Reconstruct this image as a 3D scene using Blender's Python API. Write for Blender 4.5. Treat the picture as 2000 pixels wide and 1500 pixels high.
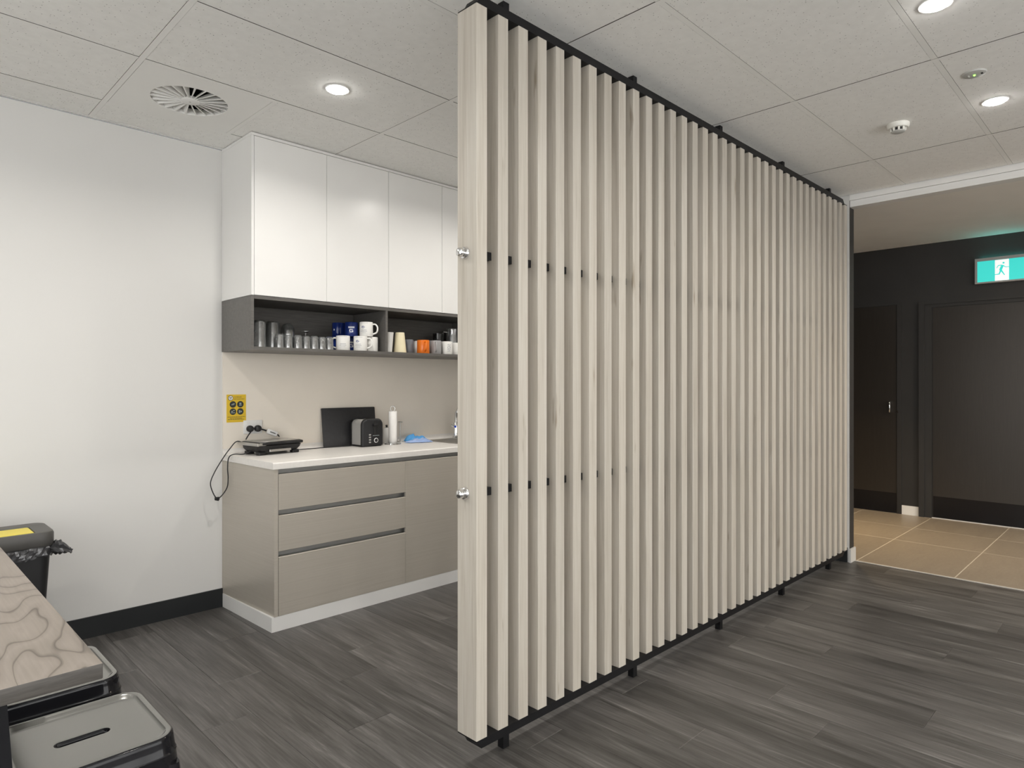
import bpy, bmesh, math, random
from mathutils import Vector, Matrix

for o in list(bpy.data.objects):
    bpy.data.objects.remove(o, do_unlink=True)
scene = bpy.context.scene
COL = scene.collection
R = math.radians
PI = math.pi
random.seed(7)

# ------------------------------------------------------------------ camera
cd = bpy.data.cameras.new('camera')
cam = bpy.data.objects.new('camera', cd)
COL.objects.link(cam)
cam.location = (0, 0, 1.32)
cam.rotation_euler = (R(90), 0, R(-45))
cd.sensor_width = 36.0
cd.lens = 36.0 * 1282.57 / 2000.0
cd.shift_y = -1.95 / 2000.0
cd.clip_start = 0.05
cd.clip_end = 60
scene.camera = cam

# ------------------------------------------------------------------ light and exposure
scene.view_settings.view_transform = 'Standard'
scene.view_settings.look = 'None'
scene.view_settings.gamma = 1.0
scene.view_settings.use_curve_mapping = False
scene.view_settings.exposure = 0.0
scene.cycles.use_denoising = True
scene.cycles.max_bounces = 10
scene.cycles.diffuse_bounces = 6
scene.cycles.glossy_bounces = 5
scene.cycles.transmission_bounces = 8
scene.cycles.transparent_max_bounces = 10
scene.cycles.caustics_reflective = False
scene.cycles.caustics_refractive = False
scene.cycles.sample_clamp_indirect = 6.0

w = bpy.data.worlds.new('daylight')
scene.world = w
w.use_nodes = True
w.node_tree.nodes['Background'].inputs[0].default_value = (0.98, 0.98, 0.965, 1)
w.node_tree.nodes['Background'].inputs[1].default_value = 4.1

LAMP_W = {2.76: 8.6, 0.60: 4.2, -1.5: 5.5}
LAMP_COL = (1.0, 0.955, 0.89)
LAMPS = [(x, y) for y in (2.76, 0.60) for x in (0.40, 1.60, 2.78, 3.94)] + \
        [(x, y) for y in (-1.5,) for x in (-0.8, 0.40, 1.60, 2.78, 3.94)] + [(-0.8, 0.6), (-0.8, 2.76)]


def area_lamp(name, loc, power, size, col, spread=156):
    l = bpy.data.lights.new(name, 'AREA')
    l.shape = 'DISK'
    l.size = size
    l.energy = power
    l.color = col
    l.spread = R(spread)
    o = bpy.data.objects.new(name, l)
    o.location = loc
    COL.objects.link(o)
    return o


# ------------------------------------------------------------------ materials
def newmat(name):
    m = bpy.data.materials.new(name)
    m.use_nodes = True
    nt = m.node_tree
    b = nt.nodes['Principled BSDF']
    return m, nt, b


def rgb(r, g=None, b=None):
    return (r, r, r, 1) if g is None else (r, g, b, 1)


def N(nt, t, **kw):
    n = nt.nodes.new(t)
    for k, v in kw.items():
        if k in n.inputs:
            n.inputs[k].default_value = v
        else:
            setattr(n, k, v)
    return n


def plain(name, col, rough=0.5, metal=0.0, coat=0.0, spec=0.5, bump=0.0, bscale=200.0, vary=0.0, vscale=4.0, trans=0.0, ior=1.45, emit=None, estr=0.0):
    """One colour with faint procedural mottling and relief."""
    m, nt, b = newmat(name)
    b.inputs['Base Color'].default_value = rgb(*col)
    b.inputs['Roughness'].default_value = rough
    b.inputs['Metallic'].default_value = metal
    b.inputs['Specular IOR Level'].default_value = spec
    b.inputs['Coat Weight'].default_value = coat
    b.inputs['Transmission Weight'].default_value = trans
    b.inputs['IOR'].default_value = ior
    tc = N(nt, 'ShaderNodeTexCoord')
    if vary > 0:
        n = N(nt, 'ShaderNodeTexNoise', Scale=vscale, Detail=4.0)
        nt.links.new(tc.outputs['Object'], n.inputs['Vector'])
        r = N(nt, 'ShaderNodeValToRGB')
        r.color_ramp.elements[0].position = 0.3
        r.color_ramp.elements[1].position = 0.7
        r.color_ramp.elements[0].color = rgb(*[c * (1 - vary) for c in col])
        r.color_ramp.elements[1].color = rgb(*[min(1, c * (1 + vary)) for c in col])
        nt.links.new(n.outputs['Fac'], r.inputs['Fac'])
        nt.links.new(r.outputs['Color'], b.inputs['Base Color'])
    if bump > 0:
        n2 = N(nt, 'ShaderNodeTexNoise', Scale=bscale, Detail=3.0)
        nt.links.new(tc.outputs['Object'], n2.inputs['Vector'])
        bp = N(nt, 'ShaderNodeBump', Strength=bump, Distance=0.002)
        nt.links.new(n2.outputs['Fac'], bp.inputs['Height'])
        nt.links.new(bp.outputs['Normal'], b.inputs['Normal'])
    if emit:
        b.inputs['Emission Color'].default_value = rgb(*emit)
        b.inputs['Emission Strength'].default_value = estr
    return m


def grain(name, stops, scale, fine, rough=0.45, bump=0.15, rnd=0.12, streak=0.5, spec=0.5, distort=0.6, marks=None, pore=0.10):
    """Wood-like grain: two stretched noises in each piece's own coordinates, shifted and tinted piece by piece."""
    m, nt, b = newmat(name)
    L = nt.links.new
    tc = N(nt, 'ShaderNodeTexCoord')
    oi = N(nt, 'ShaderNodeObjectInfo')
    mul = N(nt, 'ShaderNodeVectorMath', operation='SCALE')
    mul.inputs[0].default_value = (13.7, 31.1, 7.3)
    L(oi.outputs['Random'], mul.inputs['Scale'])
    add = N(nt, 'ShaderNodeVectorMath', operation='ADD')
    L(tc.outputs['Object'], add.inputs[0])
    L(mul.outputs[0], add.inputs[1])
    m1 = N(nt, 'ShaderNodeMapping', Scale=scale)
    m2 = N(nt, 'ShaderNodeMapping', Scale=fine)
    L(add.outputs[0], m1.inputs['Vector'])
    L(add.outputs[0], m2.inputs['Vector'])
    n1 = N(nt, 'ShaderNodeTexNoise', Scale=1.0, Detail=6.0, Roughness=0.62, Distortion=distort)
    n2 = N(nt, 'ShaderNodeTexNoise', Scale=1.0, Detail=3.0, Roughness=0.6)
    L(m1.outputs[0], n1.inputs['Vector'])
    L(m2.outputs[0], n2.inputs['Vector'])
    mix = N(nt, 'ShaderNodeMix', data_type='FLOAT')
    mix.inputs[0].default_value = 1 - streak
    L(n1.outputs['Fac'], mix.inputs[2])
    L(n2.outputs['Fac'], mix.inputs[3])
    rp = N(nt, 'ShaderNodeValToRGB')
    els = rp.color_ramp.elements
    while len(els) < len(stops):
        els.new(0.5)
    for e, (p, c) in zip(els, stops):
        e.position = p
        e.color = rgb(*c)
    L(mix.outputs[0], rp.inputs['Fac'])
    mr = N(nt, 'ShaderNodeMapRange')
    mr.inputs['To Min'].default_value = 1 - rnd
    mr.inputs['To Max'].default_value = 1 + rnd
    L(oi.outputs['Random'], mr.inputs['Value'])
    vm = N(nt, 'ShaderNodeVectorMath', operation='SCALE')
    L(rp.outputs['Color'], vm.inputs[0])
    L(mr.outputs['Result'], vm.inputs['Scale'])
    out = vm.outputs[0]
    if marks:
        m3 = N(nt, 'ShaderNodeMapping', Scale=marks)
        L(add.outputs[0], m3.inputs['Vector'])
        n3 = N(nt, 'ShaderNodeTexNoise', Scale=1.0, Detail=2.0)
        L(m3.outputs[0], n3.inputs['Vector'])
        r3 = N(nt, 'ShaderNodeValToRGB')
        r3.color_ramp.elements[0].position = 0.70
        r3.color_ramp.elements[0].color = rgb(1)
        r3.color_ramp.elements[1].position = 0.80
        r3.color_ramp.elements[1].color = rgb(0.60, 0.55, 0.49)
        L(n3.outputs['Fac'], r3.inputs['Fac'])
        v2 = N(nt, 'ShaderNodeVectorMath', operation='MULTIPLY')
        L(out, v2.inputs[0])
        L(r3.outputs['Color'], v2.inputs[1])
        out = v2.outputs[0]
    L(out, b.inputs['Base Color'])
    b.inputs['Roughness'].default_value = rough
    b.inputs['Specular IOR Level'].default_value = spec
    bp = N(nt, 'ShaderNodeBump', Strength=bump, Distance=0.001)
    L(n2.outputs['Fac'], bp.inputs['Height'])
    L(bp.outputs['Normal'], b.inputs['Normal'])
    return m


M = {}
M['wall'] = plain('white_paint', (0.655, 0.648, 0.632), 0.55, bump=0.06, bscale=350, vary=0.012, vscale=1.5)
M['dark_wall'] = plain('charcoal_paint', (0.027, 0.0255, 0.024), 0.55, bump=0.08, bscale=300, vary=0.08)
M['corridor_ceiling'] = plain('corridor_ceiling_paint', (0.88, 0.86, 0.82), 0.7, vary=0.02)
M['grid'] = plain('white_grid_metal', (0.85, 0.845, 0.82), 0.5, vary=0.015)
M['white_trim'] = plain('white_trim_paint', (0.78, 0.77, 0.75), 0.45, vary=0.012)
M['black_skirting'] = plain('black_skirting', (0.012, 0.0135, 0.0145), 0.45, spec=0.4, bump=0.05, vary=0.1)
M['steel'] = plain('black_steel', (0.011, 0.011, 0.012), 0.38, spec=0.35, bump=0.05, bscale=300, vary=0.1)
M['chrome'] = plain('chrome', (0.78, 0.78, 0.78), 0.08, metal=1.0, vary=0.02)
M['stainless'] = plain('brushed_stainless', (0.56, 0.55, 0.53), 0.30, metal=1.0, vary=0.06, vscale=9)
M['silver'] = plain('satin_silver', (0.46, 0.455, 0.44), 0.42, metal=0.35, vary=0.03, vscale=12)
M['white_laminate'] = plain('white_laminate', (0.79, 0.785, 0.77), 0.28, vary=0.01)
M['white_edge'] = plain('white_edging', (0.78, 0.775, 0.76), 0.35, vary=0.01)
M['worktop'] = plain('pale_worktop', (0.76, 0.735, 0.70), 0.32, vary=0.025, vscale=60)
M['splash'] = plain('beige_splashback', (0.82, 0.76, 0.675), 0.22, vary=0.03, vscale=3)
M['channel'] = plain('grey_channel', (0.40, 0.40, 0.39), 0.4, metal=0.6, vary=0.05)
M['kick'] = plain('white_kickboard', (0.74, 0.735, 0.72), 0.4, vary=0.02)
M['grey_skirting'] = plain('grey_skirting', (0.55, 0.54, 0.52), 0.45, vary=0.03)
M['rail_steel'] = plain('black_rail_paint', (0.009, 0.009, 0.010), 0.45, spec=0.22, vary=0.1)
M['black_plastic'] = plain('black_plastic', (0.016, 0.016, 0.017), 0.40, spec=0.35, bump=0.08, bscale=500, vary=0.1)
M['bin_lid'] = plain('dark_grey_lid', (0.075, 0.072, 0.068), 0.42, bump=0.08, bscale=500, vary=0.06)
M['yellow'] = plain('yellow_plastic', (0.80, 0.66, 0.06), 0.4, vary=0.04)
M['poster_yellow'] = plain('poster_yellow', (0.74, 0.50, 0.03), 0.45, vary=0.03, vscale=30)
M['ink'] = plain('dark_ink', (0.03, 0.035, 0.03), 0.6, vary=0.1)
M['picto_grey'] = plain('grey_ink', (0.30, 0.34, 0.34), 0.6, vary=0.1)
M['paper'] = plain('white_paper', (0.86, 0.85, 0.83), 0.8, vary=0.02, vscale=40, bump=0.2, bscale=120)
M['bag'] = plain('black_bag_film', (0.05, 0.05, 0.053), 0.14, spec=0.9, vary=0.2, vscale=30, bump=0.6, bscale=40)
M['gloss_black'] = plain('gloss_black_enamel', (0.010, 0.010, 0.012), 0.10, spec=0.35, vary=0.1)
M['seat_enamel'] = plain('seat_enamel', (0.30, 0.30, 0.285), 0.22, metal=0.85, coat=0.1, vary=0.04)
M['tin_white'] = plain('white_ceramic', (0.80, 0.79, 0.76), 0.15, vary=0.015, vscale=20)
M['blue_ceramic'] = plain('blue_ceramic', (0.012, 0.028, 0.16), 0.12, vary=0.08, vscale=20)
M['orange_ceramic'] = plain('orange_ceramic', (0.80, 0.19, 0.02), 0.15, vary=0.04, vscale=20)
M['grey_ceramic'] = plain('grey_ceramic', (0.36, 0.36, 0.36), 0.2, vary=0.05, vscale=20)
M['slate_ceramic'] = plain('slate_ceramic', (0.17, 0.18, 0.20), 0.2, vary=0.06, vscale=20)
M['cream_plastic'] = plain('cream_plastic', (0.80, 0.72, 0.50), 0.35, vary=0.02, vscale=20)
M['print_blue'] = plain('blue_print', (0.05, 0.08, 0.25), 0.4, vary=0.05)
M['print_grey'] = plain('grey_print', (0.30, 0.31, 0.34), 0.5, vary=0.05)
M['print_white'] = plain('white_print', (0.85, 0.86, 0.9), 0.4, vary=0.02)


def glass_mat(name, col, bright_haze):
    """Drinking glass: clear glass with a light film of wash marks and a strong surface sheen."""
    m = bpy.data.materials.new(name)
    m.use_nodes = True
    nt = m.node_tree
    nt.nodes.remove(nt.nodes['Principled BSDF'])
    g = N(nt, 'ShaderNodeBsdfGlass', Roughness=0.0, IOR=1.47, Color=col)
    gl = N(nt, 'ShaderNodeBsdfGlossy', Roughness=0.12, Color=(0.95, 0.95, 0.95, 1))
    tr = N(nt, 'ShaderNodeBsdfTranslucent', Color=(0.8, 0.82, 0.82, 1))
    df_ = N(nt, 'ShaderNodeBsdfDiffuse', Color=(0.8, 0.82, 0.82, 1))
    m1 = N(nt, 'ShaderNodeMixShader')
    m2 = N(nt, 'ShaderNodeMixShader')
    m3 = N(nt, 'ShaderNodeMixShader')
    m1.inputs[0].default_value = 0.5
    m2.inputs[0].default_value = 0.45
    tc = N(nt, 'ShaderNodeTexCoord')
    no = N(nt, 'ShaderNodeTexNoise', Scale=60.0, Detail=3.0)
    nt.links.new(tc.outputs['Object'], no.inputs['Vector'])
    mr = N(nt, 'ShaderNodeMapRange')
    mr.inputs['From Min'].default_value = 0.3
    mr.inputs['From Max'].default_value = 0.7
    mr.inputs['To Min'].default_value = bright_haze * 0.5
    mr.inputs['To Max'].default_value = bright_haze * 1.5
    nt.links.new(no.outputs['Fac'], mr.inputs['Value'])
    nt.links.new(mr.outputs['Result'], m3.inputs[0])
    nt.links.new(tr.outputs[0], m1.inputs[1])
    nt.links.new(df_.outputs[0], m1.inputs[2])
    nt.links.new(m1.outputs[0], m2.inputs[1])
    nt.links.new(gl.outputs[0], m2.inputs[2])
    nt.links.new(g.outputs[0], m3.inputs[1])
    nt.links.new(m2.outputs[0], m3.inputs[2])
    nt.links.new(m3.outputs[0], nt.nodes['Material Output'].inputs['Surface'])
    return m


M['glass'] = glass_mat('clear_glass', (1.0, 1.0, 1.0, 1), 0.36)
M['smoke_glass'] = glass_mat('smoky_glass', (0.5, 0.5, 0.5, 1), 0.06)
M['sensor_white'] = plain('sensor_white', (0.78, 0.77, 0.72), 0.4, vary=0.02)
M['sensor_grey'] = plain('sensor_grey', (0.48, 0.48, 0.46), 0.4, vary=0.03)
M['plug_black'] = plain('plug_rubber', (0.015, 0.015, 0.017), 0.45, vary=0.1)
M['board_black'] = plain('black_chopping_board', (0.028, 0.028, 0.030), 0.42, bump=0.2, bscale=400, vary=0.15, vscale=60)
M['plenum'] = plain('plenum_dark', (0.05, 0.05, 0.05), 0.8, vary=0.1)
M['duct'] = plain('duct_dark', (0.022, 0.021, 0.02), 0.7, vary=0.1)
M['lamp'] = plain('lamp_diffuser', (0.9, 0.9, 0.9), 0.4, emit=(1.0, 0.97, 0.93), estr=70.0)
M['led_green'] = plain('green_led', (0.1, 0.5, 0.05), 0.3, emit=(0.25, 1.0, 0.1), estr=4.0)
M['led_blue'] = plain('blue_cap', (0.03, 0.08, 0.55), 0.2, vary=0.03)
M['sign_teal'] = plain('sign_teal_backlit', (0.03, 0.3, 0.28), 0.35, emit=(0.04, 0.60, 0.53), estr=0.95)
M['sign_white'] = plain('sign_white_backlit', (0.8, 0.8, 0.8), 0.35, emit=(0.72, 0.70, 0.69), estr=0.9)
M['sign_frame'] = plain('sign_grey_case', (0.36, 0.35, 0.34), 0.4, metal=0.3, vary=0.03)
M['threshold'] = plain('pale_metal_strip', (0.62, 0.60, 0.56), 0.4, metal=0.3, vary=0.05)

M['slat'] = grain('pale_oak_laminate', [(0.28, (0.355, 0.315, 0.262)), (0.5, (0.47, 0.432, 0.374)), (0.72, (0.54, 0.51, 0.458))],
                  (38, 38, 1.2), (160, 160, 4), rough=0.5, bump=0.08, rnd=0.06, streak=0.6, marks=(30, 30, 4.0))
M['plank'] = grain('grey_vinyl_plank', [(0.29, (0.026, 0.024, 0.022)), (0.46, (0.066, 0.062, 0.058)), (0.58, (0.108, 0.102, 0.097)), (0.74, (0.25, 0.24, 0.23))],
                   (11, 0.9, 1), (130, 4, 1), rough=0.40, bump=0.16, rnd=0.17, streak=0.60, spec=0.45, distort=1.3)
M['shelf'] = grain('charcoal_woodgrain', [(0.3, (0.085, 0.080, 0.074)), (0.7, (0.15, 0.142, 0.133))],
                   (4, 60, 60), (10, 200, 200), rough=0.42, bump=0.06, rnd=0.03)
M['base_lam'] = grain('champagne_brushed_laminate', [(0.3, (0.47, 0.43, 0.37)), (0.7, (0.54, 0.50, 0.44))],
                      (1.5, 3, 160), (3, 3, 500), rough=0.36, bump=0.05, rnd=0.015)
M['base_lam'].node_tree.nodes['Principled BSDF'].inputs['Metallic'].default_value = 0.30
M['base_lam'].node_tree.nodes['Principled BSDF'].inputs['Anisotropic'].default_value = 0.4
M['door_dark'] = grain('charcoal_door', [(0.3, (0.0205, 0.017, 0.0138)), (0.7, (0.032, 0.0268, 0.022))],
                       (120, 120, 3), (300, 300, 8), rough=0.36, bump=0.05, rnd=0.02)
M['floor_tile'] = grain('taupe_floor_tile', [(0.3, (0.20, 0.168, 0.132)), (0.7, (0.262, 0.222, 0.176))],
                        (3, 12, 1), (18, 60, 1), rough=0.36, bump=0.08, rnd=0.06)


def ceiling_tile_mat():
    m, nt, b = newmat('mineral_fibre_tile')
    L = nt.links.new
    tc = N(nt, 'ShaderNodeTexCoord')
    oi = N(nt, 'ShaderNodeObjectInfo')
    add = N(nt, 'ShaderNodeVectorMath', operation='ADD')
    L(tc.outputs['Object'], add.inputs[0])
    sc = N(nt, 'ShaderNodeVectorMath', operation='SCALE')
    sc.inputs[0].default_value = (17, 29, 3)
    L(oi.outputs['Random'], sc.inputs['Scale'])
    L(sc.outputs[0], add.inputs[1])
    v = N(nt, 'ShaderNodeTexVoronoi', Scale=85.0)
    L(add.outputs[0], v.inputs['Vector'])
    r1 = N(nt, 'ShaderNodeValToRGB')
    r1.color_ramp.elements[0].position = 0.13
    r1.color_ramp.elements[0].color = rgb(0.0)
    r1.color_ramp.elements[1].position = 0.22
    r1.color_ramp.elements[1].color = rgb(1.0)
    L(v.outputs['Distance'], r1.inputs['Fac'])
    # only some cells carry a pin hole
    r2 = N(nt, 'ShaderNodeValToRGB')
    r2.color_ramp.elements[0].position = 0.33
    r2.color_ramp.elements[0].color = rgb(0.0)
    r2.color_ramp.elements[1].position = 0.35
    r2.color_ramp.elements[1].color = rgb(1.0)
    sep = N(nt, 'ShaderNodeSeparateColor')
    L(v.outputs['Color'], sep.inputs[0])
    L(sep.outputs[0], r2.inputs['Fac'])
    mx = N(nt, 'ShaderNodeMath', operation='MAXIMUM')
    L(r1.outputs['Color'], mx.inputs[0])
    L(r2.outputs['Color'], mx.inputs[1])
    n = N(nt, 'ShaderNodeTexNoise', Scale=30.0, Detail=5.0)
    L(add.outputs[0], n.inputs['Vector'])
    rc = N(nt, 'ShaderNodeValToRGB')
    rc.color_ramp.elements[0].position = 0.35
    rc.color_ramp.elements[0].color = rgb(0.84, 0.835, 0.81)
    rc.color_ramp.elements[1].position = 0.65
    rc.color_ramp.elements[1].color = rgb(0.875, 0.87, 0.845)
    L(n.outputs['Fac'], rc.inputs['Fac'])
    mix = N(nt, 'ShaderNodeMix', data_type='RGBA')
    mix.inputs[6].default_value = rgb(0.42, 0.41, 0.40)
    L(mx.outputs[0], mix.inputs[0])
    L(rc.outputs['Color'], mix.inputs[7])
    L(mix.outputs[2], b.inputs['Base Color'])
    b.inputs['Roughness'].default_value = 0.85
    bp = N(nt, 'ShaderNodeBump', Strength=0.15, Distance=0.001)
    L(n.outputs['Fac'], bp.inputs['Height'])
    L(bp.outputs['Normal'], b.inputs['Normal'])
    return m


M['tile'] = ceiling_tile_mat()
M['tile_edge'] = plain('raw_tile_edge', (0.10, 0.095, 0.085), 0.9, vary=0.1)  # raw tile edge colour, also painted on bar sides as joint shade


def table_mat():
    """Pale grey-brown wood with dark wandering growth lines."""
    m, nt, b = newmat('table_wood')
    L = nt.links.new
    tc = N(nt, 'ShaderNodeTexCoord')
    mp = N(nt, 'ShaderNodeMapping', Scale=(6.0, 1.15, 1))
    L(tc.outputs['Object'], mp.inputs['Vector'])
    n = N(nt, 'ShaderNodeTexNoise', Scale=0.9, Detail=2.5, Roughness=0.5, Distortion=0.5)
    L(mp.outputs[0], n.inputs['Vector'])
    mul = N(nt, 'ShaderNodeMath', operation='MULTIPLY')
    mul.inputs[1].default_value = 12.0
    L(n.outputs['Fac'], mul.inputs[0])
    fr = N(nt, 'ShaderNodeMath', operation='FRACT')
    L(mul.outputs[0], fr.inputs[0])
    r = N(nt, 'ShaderNodeValToRGB')
    e = r.color_ramp.elements
    e[0].position = 0.0
    e[0].color = rgb(0.085, 0.07, 0.058)
    e[1].position = 0.07
    e[1].color = rgb(0.225, 0.195, 0.167)
    x = e.new(0.35)
    x.color = rgb(0.265, 0.23, 0.20)
    x = e.new(0.9)
    x.color = rgb(0.235, 0.205, 0.175)
    x = e.new(0.985)
    x.color = rgb(0.15, 0.128, 0.108)
    L(fr.outputs[0], r.inputs['Fac'])
    m2 = N(nt, 'ShaderNodeMapping', Scale=(160, 8, 1))
    L(tc.outputs['Object'], m2.inputs['Vector'])
    n2 = N(nt, 'ShaderNodeTexNoise', Scale=1.0, Detail=3.0)
    L(m2.outputs[0], n2.inputs['Vector'])
    mr = N(nt, 'ShaderNodeMapRange')
    mr.inputs['To Min'].default_value = 0.86
    mr.inputs['To Max'].default_value = 1.14
    L(n2.outputs['Fac'], mr.inputs['Value'])
    vm = N(nt, 'ShaderNodeVectorMath', operation='SCALE')
    L(r.outputs['Color'], vm.inputs[0])
    L(mr.outputs['Result'], vm.inputs['Scale'])
    L(vm.outputs[0], b.inputs['Base Color'])
    b.inputs['Roughness'].default_value = 0.42
    return m


M['table'] = table_mat()


def cloth_mat():
    m, nt, b = newmat('blue_check_cloth')
    L = nt.links.new
    tc = N(nt, 'ShaderNodeTexCoord')
    mp = N(nt, 'ShaderNodeMapping', Scale=(1, 1, 1))
    mp.inputs['Rotation'].default_value = (0, 0, 0.6)
    L(tc.outputs['UV'], mp.inputs['Vector'])
    ck = N(nt, 'ShaderNodeTexChecker', Scale=34.0)
    ck.inputs['Color1'].default_value = rgb(0.60, 0.68, 0.82)
    ck.inputs['Color2'].default_value = rgb(0.06, 0.20, 0.60)
    L(mp.outputs[0], ck.inputs['Vector'])
    L(ck.outputs['Color'], b.inputs['Base Color'])
    b.inputs['Roughness'].default_value = 0.85
    return m


M['cloth'] = cloth_mat()
M['cloth_blue'] = plain('plain_blue_cloth', (0.10, 0.36, 0.72), 0.85, vary=0.15, vscale=40)


def pane_mat():
    m = bpy.data.materials.new('window_pane')
    m.use_nodes = True
    nt = m.node_tree
    nt.nodes.remove(nt.nodes['Principled BSDF'])
    t = N(nt, 'ShaderNodeBsdfTransparent')
    g = N(nt, 'ShaderNodeBsdfGlossy', Roughness=0.02)
    mx = N(nt, 'ShaderNodeMixShader')
    mx.inputs[0].default_value = 0.06
    nt.links.new(t.outputs[0], mx.inputs[1])
    nt.links.new(g.outputs[0], mx.inputs[2])
    nt.links.new(mx.outputs[0], nt.nodes['Material Output'].inputs['Surface'])
    return m


M['pane'] = pane_mat()


# ------------------------------------------------------------------ mesh helpers
class MB:
    """Collects shapes and links them as one mesh object."""

    def __init__(self):
        self.v = []
        self.f = []

    def add(self, vs, fs):
        k = len(self.v)
        self.v += [tuple(p) for p in vs]
        self.f += [tuple(i + k for i in f) for f in fs]
        return self

    def box(self, x0, x1, y0, y1, z0, z1):
        vs = [(x0, y0, z0), (x1, y0, z0), (x1, y1, z0), (x0, y1, z0), (x0, y0, z1), (x1, y0, z1), (x1, y1, z1), (x0, y1, z1)]
        return self.add(vs, [(0, 3, 2, 1), (4, 5, 6, 7), (0, 1, 5, 4), (1, 2, 6, 5), (2, 3, 7, 6), (3, 0, 4, 7)])

    def rbox(self, x0, x1, y0, y1, z0, z1, r=0.004, seg=2):
        bm = bmesh.new()
        bmesh.ops.create_cube(bm, size=1.0)
        for v in bm.verts:
            v.co = Vector(((x0 + x1) / 2 + v.co.x * (x1 - x0), (y0 + y1) / 2 + v.co.y * (y1 - y0), (z0 + z1) / 2 + v.co.z * (z1 - z0)))
        bmesh.ops.bevel(bm, geom=list(bm.edges), offset=r, segments=seg, affect='EDGES', profile=0.5)
        bm.verts.index_update()
        self.add([v.co[:] for v in bm.verts], [[v.index for v in f.verts] for f in bm.faces])
        bm.free()
        return self

    def prism(self, pts, z0, z1):
        """Polygon pts (x, y), counter-clockwise, from z0 to z1."""
        n = len(pts)
        vs = [(x, y, z0) for x, y in pts] + [(x, y, z1) for x, y in pts]
        fs = [tuple(range(n))[::-1], tuple(range(n, 2 * n))]
        fs += [(i, (i + 1) % n, n + (i + 1) % n, n + i) for i in range(n)]
        return self.add(vs, fs)

    def extrude(self, pts3, vec):
        n = len(pts3)
        q = [Vector(p) for p in pts3]
        vs = q + [p + Vector(vec) for p in q]
        fs = [tuple(range(n))[::-1], tuple(range(n, 2 * n))]
        fs += [(i, (i + 1) % n, n + (i + 1) % n, n + i) for i in range(n)]
        return self.add(vs, fs)

    def lathe(self, prof, seg=32, cx=0, cy=0, cap=True):
        """prof: list of (r, z); r == 0 closes."""
        vs, rings = [], []
        for r, z in prof:
            if r < 1e-7:
                rings.append([len(vs)])
                vs.append((cx, cy, z))
            else:
                rings.append(list(range(len(vs), len(vs) + seg)))
                vs += [(cx + r * math.cos(2 * PI * i / seg), cy + r * math.sin(2 * PI * i / seg), z) for i in range(seg)]
        fs = []
        for a, b in zip(rings, rings[1:]):
            for i in range(seg):
                j = (i + 1) % seg
                if len(a) == 1 and len(b) == 1:
                    continue
                if len(a) == 1:
                    fs.append((a[0], b[j], b[i]))
                elif len(b) == 1:
                    fs.append((a[i], a[j], b[0]))
                else:
                    fs.append((a[i], a[j], b[j], b[i]))
        return self.add(vs, fs)

    def tube(self, pts, r, seg=8, caps=True):
        pts = [Vector(p) for p in pts]
        rs = r if isinstance(r, (list, tuple)) else [r] * len(pts)
        vs, fs = [], []
        prev = None
        for i, p in enumerate(pts):
            d = (pts[min(i + 1, len(pts) - 1)] - pts[max(i - 1, 0)]).normalized()
            if prev is None:
                up = Vector((0, 0, 1)) if abs(d.z) < 0.9 else Vector((1, 0, 0))
                a = d.cross(up).normalized()
            else:
                a = (prev - d * prev.dot(d)).normalized()
            prev = a
            b = d.cross(a)
            for k in range(seg):
                t = 2 * PI * k / seg
                vs.append(p + (a * math.cos(t) + b * math.sin(t)) * rs[i])
        for i in range(len(pts) - 1):
            for k in range(seg):
                j = (k + 1) % seg
                fs.append((i * seg + k, i * seg + j, (i + 1) * seg + j, (i + 1) * seg + k))
        if caps:
            fs.append(tuple(range(seg))[::-1])
            fs.append(tuple(range((len(pts) - 1) * seg, len(pts) * seg)))
        return self.add(vs, fs)

    def loft(self, rings, cap0=False, cap1=False):
        n = len(rings[0])
        vs = [p for r in rings for p in r]
        fs = []
        for a in range(len(rings) - 1):
            for i in range(n):
                j = (i + 1) % n
                fs.append((a * n + i, a * n + j, (a + 1) * n + j, (a + 1) * n + i))
        if cap0:
            fs.append(tuple(range(n))[::-1])
        if cap1:
            fs.append(tuple(range((len(rings) - 1) * n, len(rings) * n)))
        return self.add(vs, fs)

    def xform(self, mat):
        self.v = [tuple(mat @ Vector(p)) for p in self.v]
        return self

    def mesh(self, name, mat, smooth=None):
        me = bpy.data.meshes.new(name)
        me.from_pydata([tuple(p) for p in self.v], [], self.f)
        bm = bmesh.new()
        bm.from_mesh(me)
        bmesh.ops.recalc_face_normals(bm, faces=bm.faces)
        bm.to_mesh(me)
        bm.free()
        for x in (mat if isinstance(mat, (list, tuple)) else [mat]):
            me.materials.append(x)
        if smooth:
            for p in me.polygons:
                p.use_smooth = True
            me.set_sharp_from_angle(angle=R(smooth))
        me.update()
        return me

    def build(self, name, mat, parent=None, smooth=None, loc=None):
        o = bpy.data.objects.new(name, self.mesh(name, mat, smooth))
        COL.objects.link(o)
        if parent is not None:
            o.parent = parent
        if loc is not None:
            o.location = loc
        return o


def link(name, me, parent=None, loc=(0, 0, 0), rot=(0, 0, 0)):
    o = bpy.data.objects.new(name, me)
    o.location = loc
    o.rotation_euler = rot
    COL.objects.link(o)
    if parent is not None:
        o.parent = parent
    return o


def tag(o, label, cat, group=None):
    o['label'] = label
    o['category'] = cat
    if group:
        o['group'] = group
    return o


def thing(name, label, cat, loc=(0, 0, 0), rz=0.0, group=None):
    o = bpy.data.objects.new(name, None)
    o.empty_display_size = 0.05
    o.location = loc
    o.rotation_euler = (0, 0, rz)
    COL.objects.link(o)
    return tag(o, label, cat, group)


def struct(o):
    o['kind'] = 'structure'
    return o


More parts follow.
